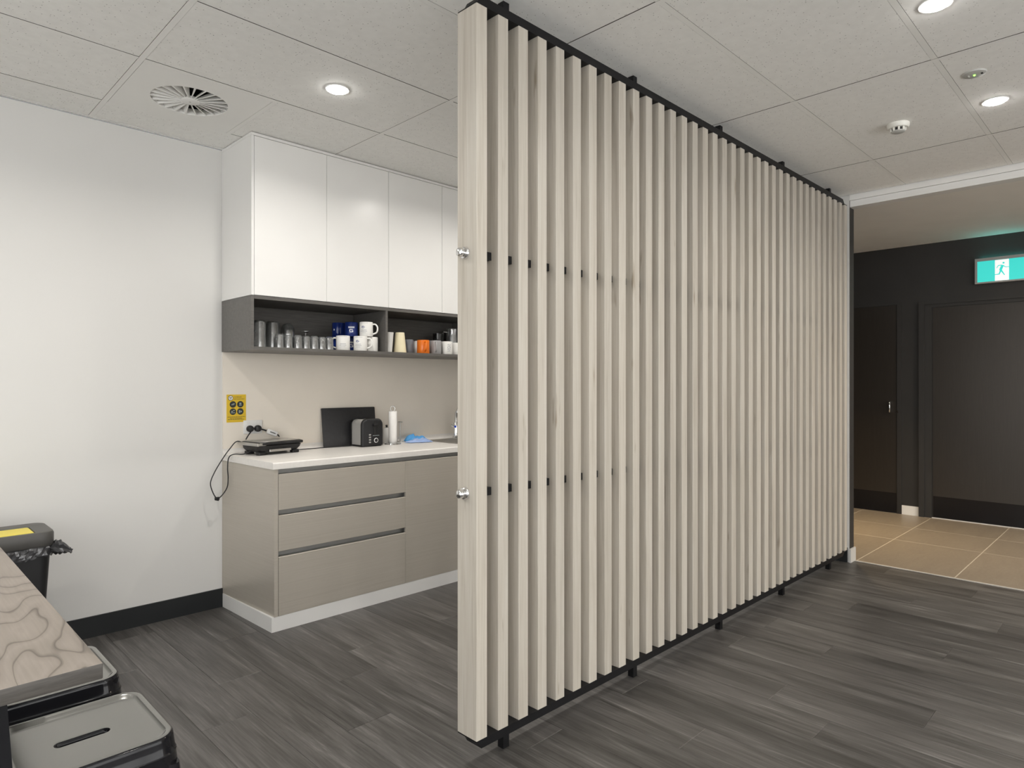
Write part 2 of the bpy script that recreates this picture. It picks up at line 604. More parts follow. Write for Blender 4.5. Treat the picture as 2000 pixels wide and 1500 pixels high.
def text_mesh(name, body, size, mat, align='CENTER'):
    cu = bpy.data.curves.new(name, 'FONT')
    cu.body = body
    cu.size = size
    cu.align_x = align
    cu.extrude = 0.0002
    cu.resolution_u = 2
    t = bpy.data.objects.new(name, cu)
    COL.objects.link(t)
    bpy.context.view_layer.update()
    me = bpy.data.meshes.new_from_object(t.evaluated_get(bpy.context.evaluated_depsgraph_get()))
    bpy.data.objects.remove(t, do_unlink=True)
    bpy.data.curves.remove(cu)
    me.materials.clear()
    me.materials.append(mat)
    return me


def dup(root, loc, rz=None):
    c = root.copy()
    COL.objects.link(c)
    c.location = loc
    if rz is not None:
        c.rotation_euler = (0, 0, rz)
    for ch in list(root.children):
        d = ch.copy()
        COL.objects.link(d)
        d.parent = c
        for g in list(ch.children):
            e = g.copy()
            COL.objects.link(e)
            e.parent = d
    return c


# ------------------------------------------------------------------ the room
CEIL = 2.70
WY = 3.96            # kitchen wall
XL, YF = -2.6, -3.4  # walls behind the camera
XS = 5.25            # where the vinyl planks meet the corridor tiles
XD = 7.46            # dark corridor wall
YC = 4.6             # far end of the corridor

# floor: dark slab below, planks and tiles as pieces
floor = struct(MB().box(XL - 0.1, XD + 0.2, YF - 0.1, YC + 0.1, -0.08, -0.004).build('floor', M['plenum']))


def piece_mesh(name, lx, ly, mat, h=0.004, ch=0.0012, drop=0.0009):
    """Flat rectangular piece with a chamfered upper edge, origin at its centre, top at z = 0."""
    a, b = lx / 2, ly / 2
    r0 = [(-a, -b, -h), (a, -b, -h), (a, b, -h), (-a, b, -h)]
    r1 = [(-a, -b, -drop), (a, -b, -drop), (a, b, -drop), (-a, b, -drop)]
    c, d = a - ch, b - ch
    r2 = [(-c, -d, 0), (c, -d, 0), (c, d, 0), (-c, d, 0)]
    return MB().loft([r0, r1, r2], cap1=True).mesh(name, mat)


PW, PL, PX = 0.196, 1.22, 1.515
SEAMS = {0: 2.595, -1: 2.203, 1: 1.635, 2: 0.95, 3: 1.25, 4: 0.42, 5: 0.935, 6: 1.18, 7: 0.664, 8: 1.56, 9: 1.19, 10: 0.33, 11: 0.762,
         12: 1.50, 13: 1.321, 14: 0.643, 15: 1.095, 16: 0.30, 17: 0.86, 18: 1.4, -2: 1.72, -3: 2.59, -4: 3.365, -5: 2.1, -6: 1.5, -7: 2.8}
cache = {}
k0 = math.floor((-1.6 - PX) / PW)
for k in range(k0, 20):
    xa, xb = PX + k * PW, PX + (k + 1) * PW
    xb = min(xb, XS)
    if xb - xa < 0.02:
        continue
    y = SEAMS.get(k, random.uniform(0, PL)) - 5 * PL
    while y < WY:
        ya, yb = max(y, -0.9), min(y + PL, WY + 0.02)
        y += PL
        if yb - ya < 0.03:
            continue
        if ya < -0.0 and xb < 0.2 and yb < 0.3:
            pass
        key = (round(xb - xa, 4), round(yb - ya, 4))
        if key not in cache:
            cache[key] = piece_mesh('plank', key[0] - 0.0006, key[1] - 0.0010, M['plank'])
        link('plank', cache[key], floor, ((xa + xb) / 2, (ya + yb) / 2, 0))
# vinyl that lies behind the camera, beyond what the picture shows
MB().box(XL, XS, YF, -0.9, -0.004, 0).build('vinyl_sheet', M['plank'], floor)
MB().box(XL, PX + k0 * PW, -0.9, WY, -0.004, 0).build('vinyl_sheet', M['plank'], floor)

# corridor tiles, pale grout between them
MB().box(XS, XD, YF, YC, -0.004, -0.0007).build('grout_bed', plain('pale_grout', (0.40, 0.36, 0.30), 0.8, vary=0.05, vscale=30), floor)
txs = [(XS + 0.016, 6.198), (6.204, 6.806), (6.812, 7.414), (7.42, XD)]
tys = [1.029 + 0.615 * j for j in range(-7, 7)]
tcache = {}
for xa, xb in txs:
    for ya in tys:
        yb = min(ya + 0.609, YC)
        key = (round(xb - xa, 3), round(yb - ya, 3))
        if key not in tcache:
            tcache[key] = piece_mesh('tile', key[0], key[1], M['floor_tile'], ch=0.0015)
        link('tile', tcache[key], floor, ((xa + xb) / 2, (ya + yb) / 2, 0))
struct(MB().box(XS - 0.002, XS + 0.014, YF, 1.655, -0.003, 0.0025).build('trim_1', M['threshold']))

# ceiling: dark void above, tiles and grid bars as pieces
ceiling = struct(MB().box(XL - 0.1, XD + 0.2, YF - 0.1, YC + 0.1, 2.86, 2.94).build('ceiling', M['plenum']))
GX = [0.861 + 1.2 * j for j in range(-3, 5)]
GY = [3.690 - 0.597 * j for j in range(-1, 13)]
XB = 5.17            # beam face
TB = 0.012           # half width of a grid bar
bars = []
for gx in GX:
    if XL < gx < XB:
        bars.append((gx - TB, gx + TB, YF, WY - 0.004))
for i, gx in enumerate([XL] + [g for g in GX if XL < g < XB] + [XB]):
    pass
xcols = [XL] + [g for g in GX if XL < g < XB] + [XB]
yrows = sorted([YF] + [g for g in GY if YF < g < WY] + [WY])
for gx0, gx1, gy0, gy1 in bars:
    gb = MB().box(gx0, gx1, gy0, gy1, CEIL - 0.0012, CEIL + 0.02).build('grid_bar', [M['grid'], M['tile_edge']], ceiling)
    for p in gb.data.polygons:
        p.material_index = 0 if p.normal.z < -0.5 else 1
for xa, xb in zip(xcols, xcols[1:]):
    for gy in yrows[1:-1]:
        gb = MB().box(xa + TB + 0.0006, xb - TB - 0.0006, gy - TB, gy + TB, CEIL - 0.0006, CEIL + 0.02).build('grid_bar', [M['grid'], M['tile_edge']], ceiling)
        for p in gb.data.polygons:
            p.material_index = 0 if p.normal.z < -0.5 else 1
MB().box(XL, XB - 0.004, WY - 0.024, WY - 0.003, CEIL - 0.002, CEIL + 0.02).build('grid_bar', M['grid'], ceiling)
ccache = {}
DIFF = (1.160, 3.3915)     # centre of the swirl diffuser


def ceiling_tile(xa, xb, ya, yb):
    key = (round(xb - xa, 4), round(yb - ya, 4))
    if key not in ccache:
        a, b = key[0] / 2, key[1] / 2
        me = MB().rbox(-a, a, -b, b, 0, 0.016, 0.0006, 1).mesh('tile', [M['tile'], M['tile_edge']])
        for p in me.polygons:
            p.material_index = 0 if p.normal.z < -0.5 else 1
        ccache[key] = me
    link('tile', ccache[key], ceiling, ((xa + xb) / 2, (ya + yb) / 2, CEIL - 0.0004))


for i, (xa, xb) in enumerate(zip(xcols, xcols[1:])):
    for ya, yb in zip(yrows, yrows[1:]):
        a0, a1 = xa + TB + 0.0006, xb - TB - 0.0008
        b0, b1 = ya + TB + 0.0005, yb - TB - 0.0042
        if ya < 1.85:      # on this side of the room the tiles sit hard against the other bars
            a1, b1 = xb - TB - 0.0036, yb - TB - 0.0006
        if yb == WY:
            b1 = WY - 0.027
        if b1 - b0 < 0.03:
            continue
        if abs((ya + yb) / 2 - DIFF[1]) < 0.1 and xa < DIFF[0] < xb:
            MB().box(1.459 - TB, 1.459 + TB, b0, b1 + 0.003, CEIL - 0.0015, CEIL + 0.02).build('grid_bar', M['grid'], ceiling)
            ceiling_tile(1.459 + TB + 0.0012, a1, b0, b1)
            continue
        ceiling_tile(a0, a1, b0, b1)

# walls
struct(MB().box(XL - 0.1, XB, WY, WY + 0.10, -0.05, CEIL - 0.007).build('wall_back', M['wall']))
ly0, ly1, lz0, lz1 = -3.0, 2.0, 0.12, 2.60      # unseen glazing assumed behind the table, added to bring fill light
struct(MB().box(XL - 0.1, XL, YF, ly0, -0.05, 2.86).box(XL - 0.1, XL, ly1, WY, -0.05, 2.86).box(XL - 0.1, XL, ly0, ly1, -0.05, lz0).box(XL - 0.1, XL, ly0, ly1, lz1, 2.86).build('wall_left', M['wall']))
win2 = struct(MB().box(XL - 0.07, XL - 0.02, ly0, ly1, lz0, lz0 + 0.04).box(XL - 0.07, XL - 0.02, ly0, ly1, lz1 - 0.04, lz1).build('window_2', M['steel']))
for j in range(4):
    y = ly0 + 0.02 + (ly1 - ly0 - 0.04) * j / 3
    MB().box(XL - 0.07, XL - 0.02, y - 0.02, y + 0.02, lz0 + 0.04, lz1 - 0.04).build('mullion', M['steel'], win2)
    if j < 3:
        MB().box(XL - 0.048, XL - 0.042, y + 0.02, y - 0.02 + (ly1 - ly0 - 0.04) / 3, lz0 + 0.04, lz1 - 0.04).build('pane', M['pane'], win2)
wr = MB().box(XB, XB + 0.093, 1.66, YC, -0.05, 2.86).mesh('wall_right', [M['wall'], M['dark_wall']])
for p in wr.polygons:
    if p.normal.y < -0.5 or p.normal.x > 0.5:
        p.material_index = 1
struct(link('wall_right', wr))
struct(MB().box(XD, XD + 0.10, YF, YC, -0.05, 2.86).build('wall_corridor', M['dark_wall']))
struct(MB().box(XB, XD, YC, YC + 0.1, -0.05, 2.86).build('wall_corridor_end', M['dark_wall']))
# the beam between room and corridor, with its stepped edge strip
beam = struct(MB().box(XB + 0.012, XB + 0.093, YF, 1.66, 2.613, 2.86).build('trim_2', M['white_trim']))
MB().box(XB - 0.006, XB + 0.012, YF, 1.658, 2.660, CEIL + 0.05).build('upper_strip', M['white_trim'], beam)
MB().box(XB + 0.003, XB + 0.012, YF, 1.658, 2.613, 2.6585).build('lower_strip', M['white_edge'], beam)
struct(MB().box(XB + 0.093, XD, YF, YC, 2.69, 2.72).build('ceiling_corridor', M['corridor_ceiling']))

# wall behind the camera; its window is assumed, added for soft frontal light
wf = MB()
wx0, wx1, wz0, wz1 = -2.3, 5.1, 0.12, 2.60
wf.box(XL - 0.1, wx0, YF - 0.1, YF, -0.05, 2.86).box(wx1, XD + 0.1, YF - 0.1, YF, -0.05, 2.86)
wf.box(wx0, wx1, YF - 0.1, YF, -0.05, wz0).box(wx0, wx1, YF - 0.1, YF, wz1, 2.86)
struct(wf.build('wall_front', M['wall']))
win = struct(MB().box(wx0, wx1, YF - 0.07, YF - 0.02, wz0, wz0 + 0.04).box(wx0, wx1, YF - 0.07, YF - 0.02, wz1 - 0.04, wz1).build('window_1', M['steel']))
for j in range(6):
    x = wx0 + 0.02 + (wx1 - wx0 - 0.04) * j / 5
    MB().box(x - 0.02, x + 0.02, YF - 0.07, YF - 0.02, wz0 + 0.04, wz1 - 0.04).build('mullion', M['steel'], win)
    if j < 5:
        x2 = wx0 + 0.02 + (wx1 - wx0 - 0.04) * (j + 1) / 5
        MB().box(x + 0.02, x2 - 0.02, YF - 0.048, YF - 0.042, wz0 + 0.04, wz1 - 0.04).build('pane', M['pane'], win)

# skirtings
struct(MB().box(XL, 1.536, WY - 0.011, WY - 0.0005, 0, 0.108).build('baseboard_back', M['black_skirting']))
struct(MB().box(XB - 0.011, XB - 0.0005, 1.672, 3.33, 0, 0.108).build('baseboard_right', M['black_skirting']))
struct(MB().box(XB - 0.008, XB + 0.101, 1.648, 1.6595, 0, 0.10).build('baseboard_end', M['grey_skirting']))
struct(MB().box(XD - 0.012, XD - 0.0005, 1.752, 1.900, 0, 0.09).build('baseboard_corridor', M['white_trim']))

# ------------------------------------------------------------------ corridor doors
d1 = struct(MB().box(XD - 0.004, XD - 0.0005, 1.948, 2.83, 0.006, 2.105).build('door_1', M['door_dark']))
MB().box(XD - 0.0055, XD - 0.004, 1.950, 2.82, 0.006, 0.205).build('kick_plate', M['gloss_black'], d1)
MB().box(XD - 0.012, XD - 0.0005, 1.903, 1.942, 0, 2.125).build('door_frame', M['dark_wall'], d1)
MB().box(XD - 0.012, XD - 0.0005, 1.942, 2.88, 2.110, 2.125).build('door_frame', M['dark_wall'], d1)
h = MB().tube([(XD - 0.004, 2.005, 1.128), (XD - 0.030, 2.005, 1.126), (XD - 0.036, 2.005, 1.118), (XD - 0.036, 2.005, 1.032), (XD - 0.030, 2.005, 1.024), (XD - 0.004, 2.005, 1.022)], 0.008, 10)
h.build('pull_handle', M['chrome'], d1, smooth=50)
MB().lathe([(0.0, 0.004), (0.009, 0.004), (0.010, 0)], 16).xform(Matrix.Translation((XD - 0.012, 1.936, 1.03)) @ Matrix.Rotation(R(-90), 4, 'Y')).build('lock_cylinder', M['chrome'], d1, smooth=40)

d2 = struct(MB().box(XD - 0.004, XD - 0.0005, 0.70, 1.632, 0.010, 2.055).build('door_2', M['door_dark']))
MB().box(XD - 0.0058, XD - 0.004, 0.70, 1.628, 0.012, 0.215).build('kick_plate', M['gloss_black'], d2)
fr = [(1.745, 1.752 - 0.012), ]
MB().box(XD - 0.030, XD - 0.0005, 1.700, 1.748, 0, 2.120).box(XD - 0.014, XD - 0.0005, 1.640, 1.700, 0, 2.120).build('door_frame', M['dark_wall'], d2)
MB().box(XD - 0.030, XD - 0.0005, 0.58, 1.700, 2.090, 2.120).box(XD - 0.014, XD - 0.0005, 0.64, 1.640, 2.060, 2.090).build('door_frame', M['dark_wall'], d2)
MB().box(XD - 0.030, XD - 0.0005, 0.58, 0.632, 0, 2.090).box(XD - 0.014, XD - 0.0005, 0.632, 0.692, 0, 2.060).build('door_frame', M['dark_wall'], d2)
MB().box(XD - 0.010, XD - 0.001, 0.70, 1.64, 0.0005, 0.006).build('door_seal', M['white_edge'], d2)

# ------------------------------------------------------------------ exit sign
ex = thing('exit_sign', 'backlit green exit sign with a white running figure above the wide dark door', 'exit sign', (XD, 1.08, 2.36))
W2, H2 = 0.204, 0.115
fm = MB()
fm.box(-0.045, -0.001, -W2, W2, H2 - 0.022, H2).box(-0.045, -0.001, -W2, W2, -H2, -H2 + 0.014)
fm.box(-0.045, -0.001, -W2, -W2 + 0.018, -H2 + 0.014, H2 - 0.022).box(-0.045, -0.001, W2 - 0.018, W2, -H2 + 0.014, H2 - 0.022)
fm.build('case', M['sign_frame'], ex)
MB().box(-0.034, -0.002, -W2 + 0.018, W2 - 0.018, -H2 + 0.014, H2 - 0.022).build('panel', M['sign_teal'], ex)
MB().box(-0.0352, -0.034, -0.052, 0.052, -H2 + 0.016, H2 - 0.024).build('white_field', M['sign_white'], ex)


fm2 = MB().box(-0.045, -0.040, -W2, W2, H2, H2 + 0.005).build('case_lip', M['sign_frame'], ex)
MB().box(-0.038, -0.006, -W2 + 0.03, W2 - 0.03, H2, H2 + 0.0015).build('top_lens', plain('sign_top_lens', (0.1, 0.5, 0.45), 0.4, emit=(0.10, 0.85, 0.78), estr=7.0), ex)


def flat_strokes(strokes, x, th=0.0008):
    """Flat figure in the y-z plane from thick strokes ((y, z), (y, z), half width, half width)."""
    m = MB()
    for (a, b, ra, rb) in strokes:
        a, b = Vector((a[0], a[1])), Vector((b[0], b[1]))
        d = (b - a).normalized()
        n = Vector((-d.y, d.x))
        q = [a + n * ra - d * ra * 0.5, a - n * ra - d * ra * 0.5, b - n * rb + d * rb * 0.5, b + n * rb + d * rb * 0.5]
        m.extrude([(x, p.x, p.y) for p in q], (-th, 0, 0))
    return m


# the camera sees +y on the left of the sign; the figure runs to the right
run = flat_strokes([((-0.004, 0.036), (0.010, -0.002), 0.010, 0.011), ((0.006, 0.000), (0.020, -0.040), 0.0075, 0.005), ((0.020, -0.040), (0.050, -0.042), 0.005, 0.0035),
                    ((0.008, -0.002), (-0.020, -0.052), 0.007, 0.0035), ((0.000, 0.040), (0.026, 0.040), 0.004, 0.0035), ((0.026, 0.040), (0.038, 0.018), 0.0035, 0.003),
                    ((-0.006, 0.038), (-0.028, 0.020), 0.004, 0.0032), ((-0.028, 0.020), (-0.052, 0.020), 0.0032, 0.0028)], -0.0352)
hd = [(-0.0352, -0.012 + 0.0085 * math.cos(2 * PI * i / 14), 0.060 + 0.0085 * math.sin(2 * PI * i / 14)) for i in range(14)]
run.extrude(hd, (-0.0008, 0, 0))
run.build('running_figure', M['sign_teal'], ex)

# ------------------------------------------------------------------ ceiling fittings
lamp_disc = MB().lathe([(0.0, -0.013), (0.026, -0.0125), (0.040, -0.009), (0.0445, -0.004), (0.046, 0.002)], 32).mesh('diffuser', M['lamp'], 60)
lamp_ring = MB().lathe([(0.0465, 0.002), (0.048, -0.004), (0.054, -0.004), (0.056, 0.0)], 40).mesh('rim', M['white_edge'], 60)
lamp_labels = {(1.60, 2.76): 'round recessed ceiling downlight above the kitchen, beside the swirl air vent',
               (3.94, 0.60): 'round recessed ceiling downlight beside the smoke detector',
               (2.78, 0.60): 'round recessed ceiling downlight cut by the top edge, nearest the camera on the corridor side'}
for (x, y) in LAMPS:
    seen = (x, y) in lamp_labels
    t = thing('downlight', lamp_labels.get((x, y), 'recessed ceiling downlight out of view, %s row, %s along from the table side' % ({2.76: 'kitchen', 0.60: 'screen side', -1.5: 'window side'}[y], {-0.8: 'first', 0.40: 'second', 1.60: 'third', 2.78: 'fourth', 3.94: 'fifth'}[x])), 'ceiling light', (x, y, CEIL - 0.0006), 0, 'recessed ceiling downlights')
    link('diffuser', lamp_disc, t)
    link('rim', lamp_ring, t)
    area_lamp('downlight_lamp', (x, y, CEIL - 0.017), LAMP_W[y], 0.085, LAMP_COL)

# swirl diffuser: square plate with a round opening, hub and vanes
df = thing('air_diffuser', 'square white ceiling air vent with a round swirl of radial vanes', 'air vent', (DIFF[0], DIFF[1], CEIL))
RO, HS = 0.172, 0.2855
seg = 64
ring_in = [(RO * math.cos(2 * PI * i / seg), RO * math.sin(2 * PI * i / seg), -0.0012) for i in range(seg)]
ring_out = []
for i in range(seg):
    c, s = math.cos(2 * PI * i / seg), math.sin(2 * PI * i / seg)
    k = HS / max(abs(c), abs(s))
    ring_out.append((c * k, s * k, -0.0012))
ring_up = [(x, y, 0.03) for x, y, z in ring_in]
MB().loft([[(x, y, 0.004) for x, y, z in ring_out], ring_out, ring_in, ring_up]).build('plate', M['grid'], df)
MB().lathe([(0.0, -0.003), (0.040, -0.003), (0.044, 0.0), (0.044, 0.012)], 32).build('hub', M['white_edge'], df, smooth=40)
MB().lathe([(0.0, -0.0045), (0.004, -0.004), (0.0045, -0.003)], 10).build('screw', M['channel'], df)
MB().lathe([(0.205, 0.031), (0.205, 0.13), (0.0, 0.13)], 40).build('duct', M['duct'], df)
NV = 22
vane = MB()
r0, r1 = 0.036, 0.171
sec = lambda r, a, b, c, h: [(r, -a, -0.0010), (r, -b, -0.0010), (r, c, h), (r, c - 0.0012, h), (r, -b - 0.0004, 0.0004), (r, -a, 0.0004)]
vane.loft([sec(r0, 0.0035, 0.0015, 0.003, 0.010), sec(r1, 0.0150, 0.0075, 0.0115, 0.036)], True, True)
vm_ = vane.mesh('vane', M['grid'])
for i in range(NV):
    link('vane', vm_, df, (0, 0, 0.0004), (0, 0, 2 * PI * i / NV))

# smoke detector
sd = thing('smoke_detector', 'white domed smoke detector with dark slots on the ceiling', 'smoke detector', (3.927, 1.019, CEIL - 0.0004))
MB().lathe([(0.0, -0.026), (0.046, -0.024), (0.053, -0.016), (0.054, -0.002), (0.052, 0.0)], 40).build('base', M['sensor_white'], sd, smooth=40)
MB().lathe([(0.032, -0.025), (0.031, -0.040)], 40).build('sensing_chamber', M['duct'], sd, smooth=40)
MB().lathe([(0.0, -0.0475), (0.024, -0.047), (0.032, -0.043), (0.033, -0.039), (0.030, -0.0385)], 40).build('cap', M['sensor_grey'], sd, smooth=40)
for i in range(9):
    a = 2 * PI * i / 9
    MB().rbox(0.028, 0.0385, -0.0045, 0.0045, -0.041, -0.024, 0.001, 1).xform(Matrix.Rotation(a, 4, 'Z')).build('rib', M['sensor_white'], sd)
# emergency light
al = thing('ceiling_sensor', 'flat round white ceiling fitting with a small green light', 'sensor', (3.525, 0.612, CEIL - 0.0004))
MB().lathe([(0.0, -0.008), (0.036, -0.0075), (0.044, -0.005), (0.047, 0.0)], 40).build('housing', M['sensor_grey'], al, smooth=40)
MB().lathe([(0.0, -0.0125), (0.003, -0.012), (0.005, -0.008)], 12).build('indicator', M['led_green'], al, smooth=60)
MB().rbox(-0.008, 0.008, -0.032, -0.024, -0.0092, -0.007, 0.0008, 1).build('lens', M['duct'], al)
MB().rbox(-0.012, 0.012, 0.018, 0.024, -0.0092, -0.007, 0.0008, 1).build('lens', M['white_edge'], al)

# ------------------------------------------------------------------ slatted screen
scr = thing('slatted_screen', 'tall room divider of pale timber slats between black steel rails', 'room divider', (1.49, 1.71, 0))
SP, SW, SD = 0.10226, 0.049, 0.10
Z0, Z1 = 0.1025, 2.6115
c = 0.0012
oct_ = [(c, -SD / 2), (SW - c, -SD / 2), (SW, -SD / 2 + c), (SW, SD / 2 - c), (SW - c, SD / 2), (c, SD / 2), (0, SD / 2 - c), (0, -SD / 2 + c)]
slat_me = MB().prism(oct_, Z0, Z1).mesh('slat', M['slat'])
NS = 36
for i in range(NS):
    link('slat', slat_me, scr, (i * SP, 0, 0))
LEN = (NS - 1) * SP + SW
E1 = LEN - 0.085


def rail(name, zs, ze, zp):
    """Steel plate against the slat ends with two square bars; zs is the slat side, ze the free side, zp the plate's free face."""
    m = MB()
    m.box(0.002, LEN, -0.05, 0.05, min(zs, zp), max(zs, zp))
    for y0, y1, z2, xa in ((-0.05, -0.010, ze, 0.004), (-0.006, 0.034, ze + (ze - zs) * 0.22, 0.012)):
        pts = [(xa, zp), (E1 + 0.03, zp), (E1, z2), (xa + 0.018, z2)]
        m.extrude([(x, y0, z) for x, z in pts], (0, y1 - y0, 0))
    return m.build(name, M['rail_steel'], scr)


rail('bottom_rail', Z0 - 0.0002, Z0 - 0.031, Z0 - 0.006)
rail('top_rail', Z1 + 0.0002, Z1 + 0.033, Z1 + 0.006)
for x in (1.666, 2.478, 3.282, 4.088, 4.885):
    u = x - 1.49
    MB().box(u - 0.0145, u + 0.0145, -0.0145, 0.0145, 0.0005, Z0 - 0.030).build('post', M['rail_steel'], scr)
    MB().box(u - 0.0145, u + 0.0145, -0.0145, 0.0145, Z1 + 0.030, CEIL - 0.0018).build('post', M['rail_steel'], scr)
for z in (1.7675, 0.938):
    MB().box(0.01, LEN - 0.01, -0.014, 0.014, z - 0.014, z + 0.014).build('tie_bar', M['steel'], scr)
    cap = MB().lathe([(0.0, 0.036), (0.008, 0.035), (0.014, 0.031), (0.0165, 0.024), (0.0165, 0.020), (0.013, 0.019), (0.0125, 0.012), (0.019, 0.011), (0.022, 0.006), (0.023, 0.0)], 24)
    cap.xform(Matrix.Translation((0, 0.008, z + 0.001)) @ Matrix.Rotation(R(-90), 4, 'Y')).build('end_cap', M['chrome'], scr, smooth=35)

# ------------------------------------------------------------------ kitchen
YU = 3.549            # front of the wall cabinets
YB = 3.345            # front of the base cabinets
XE = XB - 0.012       # the run ends at the side wall
SHZ0, SHZ1 = 1.503, 1.802
DW = 0.4395


def wall_cabinet(label, xa, n, first):
    cb = thing('wall_cabinet', label, 'cabinet', (xa, WY, 1.804), 0, 'white wall cabinets')
    x1 = n * DW
    d = WY - YU
    body = MB()
    off = 0.0155 if first else 0.0
    if first:
        MB().box(0, 0.0145, -d, -0.002, 0, 0.876).build('side_panel', M['white_edge'], cb)
        MB().box(-0.001, 0.0145, -d - 0.001, -0.002, 0.8765, 0.8915).box(0.0145, off + x1, -d - 0.001, -d + 0.015, 0.8765, 0.8915).build('top_filler', M['white_edge'], cb)
    else:
        MB().box(0, x1, -d - 0.001, -d + 0.015, 0.8765, 0.8915).build('top_filler', M['white_edge'], cb)
    body.box(off, off + x1, -d + 0.02, -0.002, 0.0, 0.875).build('carcass', M['white_laminate'], cb)
    for i in range(n):
        a = off + i * DW + 0.0012
        MB().rbox(a, a + DW - 0.0024, -d, -d + 0.018, 0.001, 0.8745, 0.001, 1).build('door', M['white_laminate'], cb)
    return cb


wall_cabinet('white wall cabinet with two flat doors and an exposed white side panel', 1.5325, 2, True)
nrest = 6
wall_cabinet('white wall cabinet whose flat doors run on behind the slatted screen', 1.5325 + 0.0155 + 2 * DW, nrest, False)

sh = thing('open_shelf', 'long dark grey open shelf unit under the white wall cabinets', 'shelf', (1.531, WY, SHZ0))
SX = 1.531
SL = 1.5325 + 0.0155 + (2 + nrest) * DW - SX
d = WY - YU
MB().rbox(0, 0.016, -d, -0.002, 0, 0.2985, 0.0006, 1).build('side_panel', M['shelf'], sh)
MB().rbox(0.0162, SL, -d, -0.002, 0, 0.018, 0.0006, 1).build('bottom_board', M['shelf'], sh)
MB().rbox(0.0162, SL, -d, -0.002, 0.2805, 0.2985, 0.0006, 1).build('top_board', M['shelf'], sh)
MB().box(0.0162, SL, -0.018, -0.002, 0.0182, 0.2803).build('back_board', M['shelf'], sh)
for j in range(1, 5):
    x = 2.4045 - SX + (j - 1) * 2 * DW
    if x < SL:
        MB().rbox(x, x + 0.016, -d + 0.0005, -0.0185, 0.0182, 0.2803, 0.0006, 1).build('divider', M['shelf'], sh)

# splashback
sp = MB().box(1.536, XE, WY - 0.010, WY - 0.001, 0.93, SHZ0 - 0.0005).build('splashback', M['splash'])
tag(sp, 'glossy beige splashback panel between worktop and open shelf', 'splashback')

# worktop with a rounded front edge, a cove at the back and a cut-out for the sink
WT = 0.898
wt_front = YB - 0.006
SKX0, SKX1, SKY0, SKY1 = 2.955, 3.80, 3.47, 3.83
xl_f, xl_b = 1.5575, 1.5350   # the open end runs slightly out of square


def wt_profile(x_f, x_b):
    r = 0.008
    pts = [(wt_front, WT - 0.036)]
    for i in range(6):
        a = PI + (PI / 2) * i / 5
        pts.append((wt_front + r + r * math.cos(a), WT - r - r * math.sin(a)))
    y1 = WY - 0.034
    for i in range(7):
        a = -PI / 2 + (PI / 2) * i / 6
        pts.append((y1 + 0.026 * math.cos(a), WT + 0.026 + 0.026 * math.sin(a)))
    pts += [(y1 + 0.026, WT + 0.032), (WY - 0.0015, WT + 0.032), (WY - 0.0015, WT - 0.036)]
    out = []
    for y, z in pts:
        t = (y - wt_front) / (WY - wt_front)
        out.append((x_f + (x_b - x_f) * t, y, z))
    return out


wt = thing('worktop', 'pale kitchen worktop with rounded front edge running above the drawers', 'worktop', (0, 0, 0))
m = MB()
m.loft([wt_profile(xl_f, xl_b), wt_profile(SKX0, SKX0)], True, True)
m.loft([wt_profile(SKX1, SKX1), wt_profile(XE, XE)], True, True)
fr_ = [p for p in wt_profile(SKX0, SKX0) if p[1] < 3.4] + [(SKX0, SKY0, WT), (SKX0, SKY0, WT - 0.036)]
m.loft([fr_, [(SKX1, y, z) for x, y, z in fr_]], True, True)
bk_ = [(SKX0, SKY1, WT - 0.036), (SKX0, SKY1, WT)] + [p for p in wt_profile(SKX0, SKX0) if p[1] > 3.9]
m.loft([bk_, [(SKX1, y, z) for x, y, z in bk_]], True, True)
m.build('top', M['worktop'], wt, smooth=30)

# sink
sk = thing('sink', 'stainless steel inset sink in the worktop at the edge of the screen', 'sink', (SKX0, SKY0, WT))
a, b = SKX1 - SKX0, SKY1 - SKY0


def rrect(x0, x1, y0, y1, r, z, n=5):
    pts = []
    for cx, cy, a0 in ((x1 - r, y1 - r, 0), (x0 + r, y1 - r, PI / 2), (x0 + r, y0 + r, PI), (x1 - r, y0 + r, 3 * PI / 2)):
        for i in range(n + 1):
            t = a0 + (PI / 2) * i / n
            pts.append((cx + r * math.cos(t), cy + r * math.sin(t), z))
    return pts


rings = [rrect(-0.012, a + 0.012, -0.012, b + 0.012, 0.02, 0.0006), rrect(-0.010, a + 0.010, -0.010, b + 0.010, 0.02, 0.005), rrect(0.004, a - 0.004, 0.004, b - 0.004, 0.02, 0.004),
         rrect(0.020, a - 0.020, 0.020, b - 0.020, 0.05, -0.006), rrect(0.035, a - 0.035, 0.035, b - 0.035, 0.05, -0.13), rrect(0.06, a - 0.06, 0.06, b - 0.06, 0.05, -0.15)]
MB().loft(rings, False, True).build('bowl', M['stainless'], sk, smooth=35)
MB().lathe([(0.0, -0.1485), (0.02, -0.1482), (0.035, -0.1475), (0.04, -0.1495)], 24, a / 2, b / 2).build('waste', M['chrome'], sk, smooth=40)

